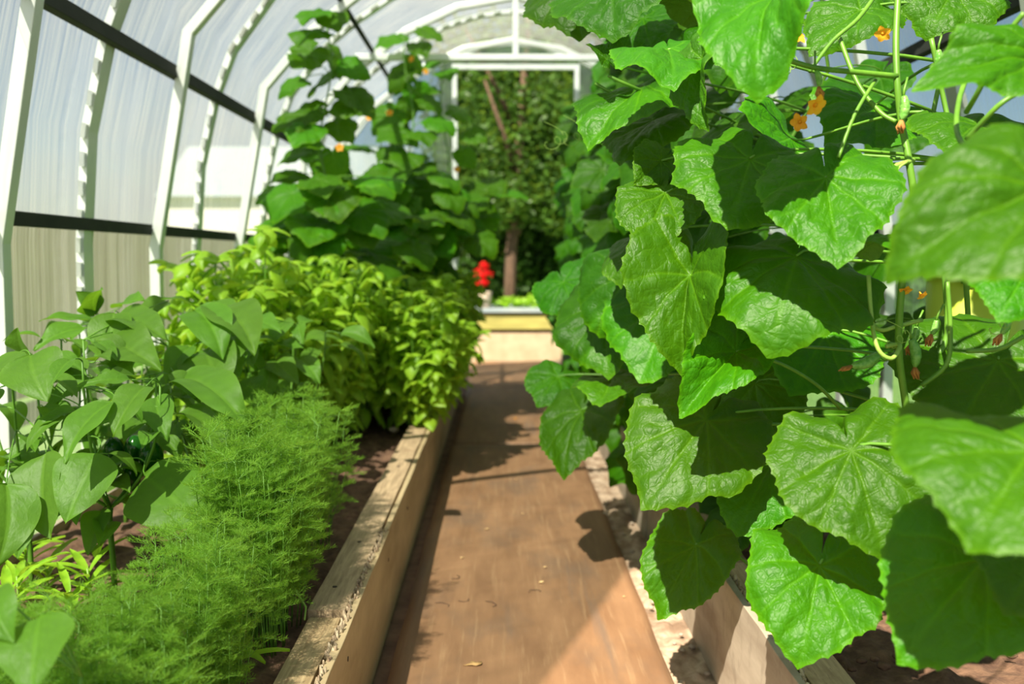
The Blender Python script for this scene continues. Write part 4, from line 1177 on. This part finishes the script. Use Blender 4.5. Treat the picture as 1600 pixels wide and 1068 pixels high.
for k in range(26):
    stone(R.uniform(.475, .575), R.uniform(2.3, 4.4), .008, R.uniform(.004, .011), 'little pebble in the sandy gap beside the right bed', 'pebbles in the sandy gap')
stone(-.55, 4.52, .285, .022, 'grey rounded stone on the soil in front of the basil', None)
for (x, y, r) in ((1405, 1045, .014), (1345, 1052, .010), (1440, 1050, .012), (1380, 1062, .012), (1420, 1062, .009), (1330, 1066, .009), (1365, 1050, .008), (1530, 1030, .011), (1560, 1020, .009), (1580, 1045, .010), (1290, 1000, .008)):
    p = P(x, y, .88 * F / (y - 405)); stone(p.x, p.y, .265, r, 'loose brown clod on the soil surface of the right bed', 'loose clods on the right bed soil', 'soil')
for k in range(40):
    x, y = R.uniform(-1.3, -.55), R.uniform(1.9, 4.2); stone(x, y, .262, R.uniform(.006, .014), 'loose brown clod on the soil surface of the left bed', 'loose clods on the left bed soil', 'soil')

# ------------------------------------------------------------------ yellow-green tub at the far side of the right bed
tub = empty('plastic_tub', (1.36, 2.5, .24), 'yellow-green plastic tub glimpsed behind the cucumber stems', 'tub')
cx, cy = P(1525, 470, 2.5).x, 2.5
mb = MB(); mb.tube([(cx, cy, .28), (cx, cy, .65), (cx, cy, 1.1)], [.11, .12, .13], 28); mb.build('body', 'lime', tub)
mb = MB(); mb.tube([(cx, cy, 1.10), (cx, cy, 1.115)], [.138, .138], 28); mb.build('rim', 'lime', tub)

# ------------------------------------------------------------------ beyond the doorway: planter, geranium, tree, hedge
pn = empty('planter', (.1, 10.3, 0), 'low cream planter with mossy board top at the end of the walkway', 'planter')
MB().box(-.42, .68, 10.0, 10.9, -.03, .33).build('base', 'concrete', pn, smooth=False, bevel=.01)
MB().box(-.30, .62, 9.97, 10.93, .37, .56).build('upper_board', 'moss', pn, smooth=False, bevel=.006)
MB().box(-.28, .60, 10.0, 10.9, .33, .37).build('shadow_gap', 'bark', pn, smooth=False)
MB().box(-.33, .65, 9.93, 10.96, .56, .60).build('rim', 'rim', pn, smooth=False, bevel=.006)


def blob_leaves(centers, n, s0, s1, seed, shell=.55):
    rr = random.Random(seed); V, Fc = [], []
    for _ in range(n):
        cx_, cy_, cz_, rx, ry, rz_ = rr.choice(centers); d = Vector((rr.gauss(0, 1), rr.gauss(0, 1), rr.gauss(0, 1))).normalized() * (shell + (1 - shell) * rr.random())
        p = Vector((cx_ + d.x * rx, cy_ + d.y * ry, cz_ + d.z * rz_)); s = rr.uniform(s0, s1)
        u = Vector((rr.gauss(0, 1), rr.gauss(0, 1), rr.gauss(0, .6))).normalized(); v = u.cross(Vector((rr.gauss(0, 1), rr.gauss(0, 1), rr.gauss(0, 1)))).normalized(); nn = u.cross(v)
        i = len(V)
        V.extend([tuple(p - u * s), tuple(p - u * s * .3 + v * s * .45 + nn * s * .1), tuple(p + u * s * .4 + v * s * .4 + nn * s * .1), tuple(p + u * s), tuple(p + u * s * .4 - v * s * .4 + nn * s * .1), tuple(p - u * s * .3 - v * s * .45 + nn * s * .1), tuple(p)])
        Fc.extend([(i + 6, i + 5, i, i + 1), (i + 6, i + 1, i + 2), (i + 6, i + 2, i + 3), (i + 6, i + 3, i + 4), (i + 6, i + 4, i + 5)])
    return MB().add(V, Fc)


g = empty('potted_geranium', (-.20, 10.2, .6), 'red flowering geranium in a pale pot on the far planter', 'potted plant')
MB().tube([(-.20, 10.2, .60), (-.20, 10.2, .74), (-.20, 10.2, .78), (-.20, 10.2, .79)], [.065, .09, .10, .10], 20).build('pot', 'terracotta', g)
blob_leaves([(-.20, 10.2, .84, .15, .13, .08)], 160, .02, .04, 3, .3).build('foliage', 'hedge', g)
for (x, z, r) in ((-.19, 1.08, .065), (-.26, 1.0, .075), (-.15, .995, .07), (-.25, .90, .075), (-.19, .89, .06), (-.22, .95, .06)):
    h_ = blob_leaves([(x, 10.1, z, r, r, r * .8)], 90, .012, .022, int(x * 999), .3).build('flower_head', 'red', g)
    MB().tube([(-.20, 10.2, .78), (x * .5 - .12, 10.17, .88), (x, 10.12, z - .01)], .004, 5).build('flower_stalk', 'stem', h_)
blob_leaves([(.05, 10.4, .68, .35, .2, .08), (.45, 10.4, .68, .2, .2, .1)], 500, .02, .045, 8, .3)
pf = blob_leaves([(.1, 10.35, .66, .3, .2, .06), (.42, 10.35, .68, .2, .2, .08)], 420, .02, .05, 9, .3).build('groundcover_plant', 'seedling')
tag(pf, 'low bright green plants growing on the far planter', 'plant', kind='stuff')


def tree(loc, h, lean, crowns, n, s0, s1, mat, lab, seed, tr=.09, forks=3, cat='tree'):
    t = empty('tree', loc, lab, cat); x, y, z = loc; mb = MB()
    mb.tube([(x, y, -.1), (x + .03, y, h * .3), (x + lean * .5, y, h * .6), (x + lean, y, h)], [tr, tr * .85, tr * .7, tr * .35], 12); rr = random.Random(seed)
    for k in range(forks):
        a = rr.uniform(0, 6.28); zz = h * (.35 + .15 * k); mb.tube([(x + lean * .4, y, zz), (x + lean * .4 + math.cos(a) * .35, y + math.sin(a) * .3, zz + .5), (x + math.cos(a) * .8, y + math.sin(a) * .6, zz + 1.2)], [tr * .5, tr * .35, tr * .15], 8)
    mb.build('trunk', 'bark', t); blob_leaves(crowns, n, s0, s1, seed).build('crown', mat, t); return t


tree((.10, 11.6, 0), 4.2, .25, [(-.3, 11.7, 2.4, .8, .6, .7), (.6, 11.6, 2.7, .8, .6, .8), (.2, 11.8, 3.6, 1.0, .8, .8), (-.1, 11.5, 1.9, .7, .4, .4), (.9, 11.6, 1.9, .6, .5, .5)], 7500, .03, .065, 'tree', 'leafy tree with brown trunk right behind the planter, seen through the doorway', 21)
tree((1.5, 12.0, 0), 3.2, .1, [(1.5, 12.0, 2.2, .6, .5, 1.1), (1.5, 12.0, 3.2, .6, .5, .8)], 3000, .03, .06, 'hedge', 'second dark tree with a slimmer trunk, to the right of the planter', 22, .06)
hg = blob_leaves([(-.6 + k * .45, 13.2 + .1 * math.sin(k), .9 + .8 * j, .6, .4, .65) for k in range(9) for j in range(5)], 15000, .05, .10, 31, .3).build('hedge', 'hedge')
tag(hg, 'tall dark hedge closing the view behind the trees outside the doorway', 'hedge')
# backing of the hedge: dense inner growth
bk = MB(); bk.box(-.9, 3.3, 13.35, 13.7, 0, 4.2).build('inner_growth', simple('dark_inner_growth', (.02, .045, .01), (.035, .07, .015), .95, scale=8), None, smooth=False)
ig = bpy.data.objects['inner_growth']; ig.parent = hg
# garden outside the left wall
for k in range(9):
    yb = 3 + k * 2.6; x = -7.2 - .5 * (k % 3)
    b = blob_leaves([(x, yb, .6, .9, 1.4, .7), (x + .2, yb + .6, .9, .8, .8, .7)], 1500, .06, .12, 60 + k).build('shrub', 'tree')
    tag(b, 'green shrub outside, blurred through the left wall sheets', 'shrub', 'shrubs outside the left wall')
fx = MB()
for k in range(60): fx.box(-4.0, -3.97, -1 + k * .42, -.62 + .0 + k * .42 + .02, .0, 1.45)
tag(fx.build('board_fence', simple('brown_fence_board', (.58, .42, .20), (.44, .33, .15), .85, scale=4, mscale=(1, 6, .5)), smooth=False), 'brown board fence outside, blurred through the left wall', 'fence')
for k in range(7):
    x = 6 + .5 * (k % 2); yb = 2 + k * 2.6
    b = blob_leaves([(x, yb, .7, .9, 1.4, .8)], 1200, .06, .12, 80 + k).build('shrub', 'tree')
    tag(b, 'green shrub outside, glimpsed through the right wall', 'shrub', 'shrubs outside the right wall')
hs_ = empty('house', (-7, 33, 0), 'pale house far beyond the back gable, left of the doorway', 'house')
MB().box(-11, -3.5, 30, 36, -.1, 3.2).build('walls', 'plaster', hs_, smooth=False)
mb = MB(); mb.add([(-11.3, 29.7, 3.2), (-3.2, 29.7, 3.2), (-3.2, 36.3, 3.2), (-11.3, 36.3, 3.2), (-11.3, 33, 5.2), (-3.2, 33, 5.2)], [(0, 1, 5, 4), (3, 4, 5, 2), (0, 4, 3), (1, 2, 5), (0, 3, 2, 1)])
mb.build('roof', 'rim', hs_, smooth=False)
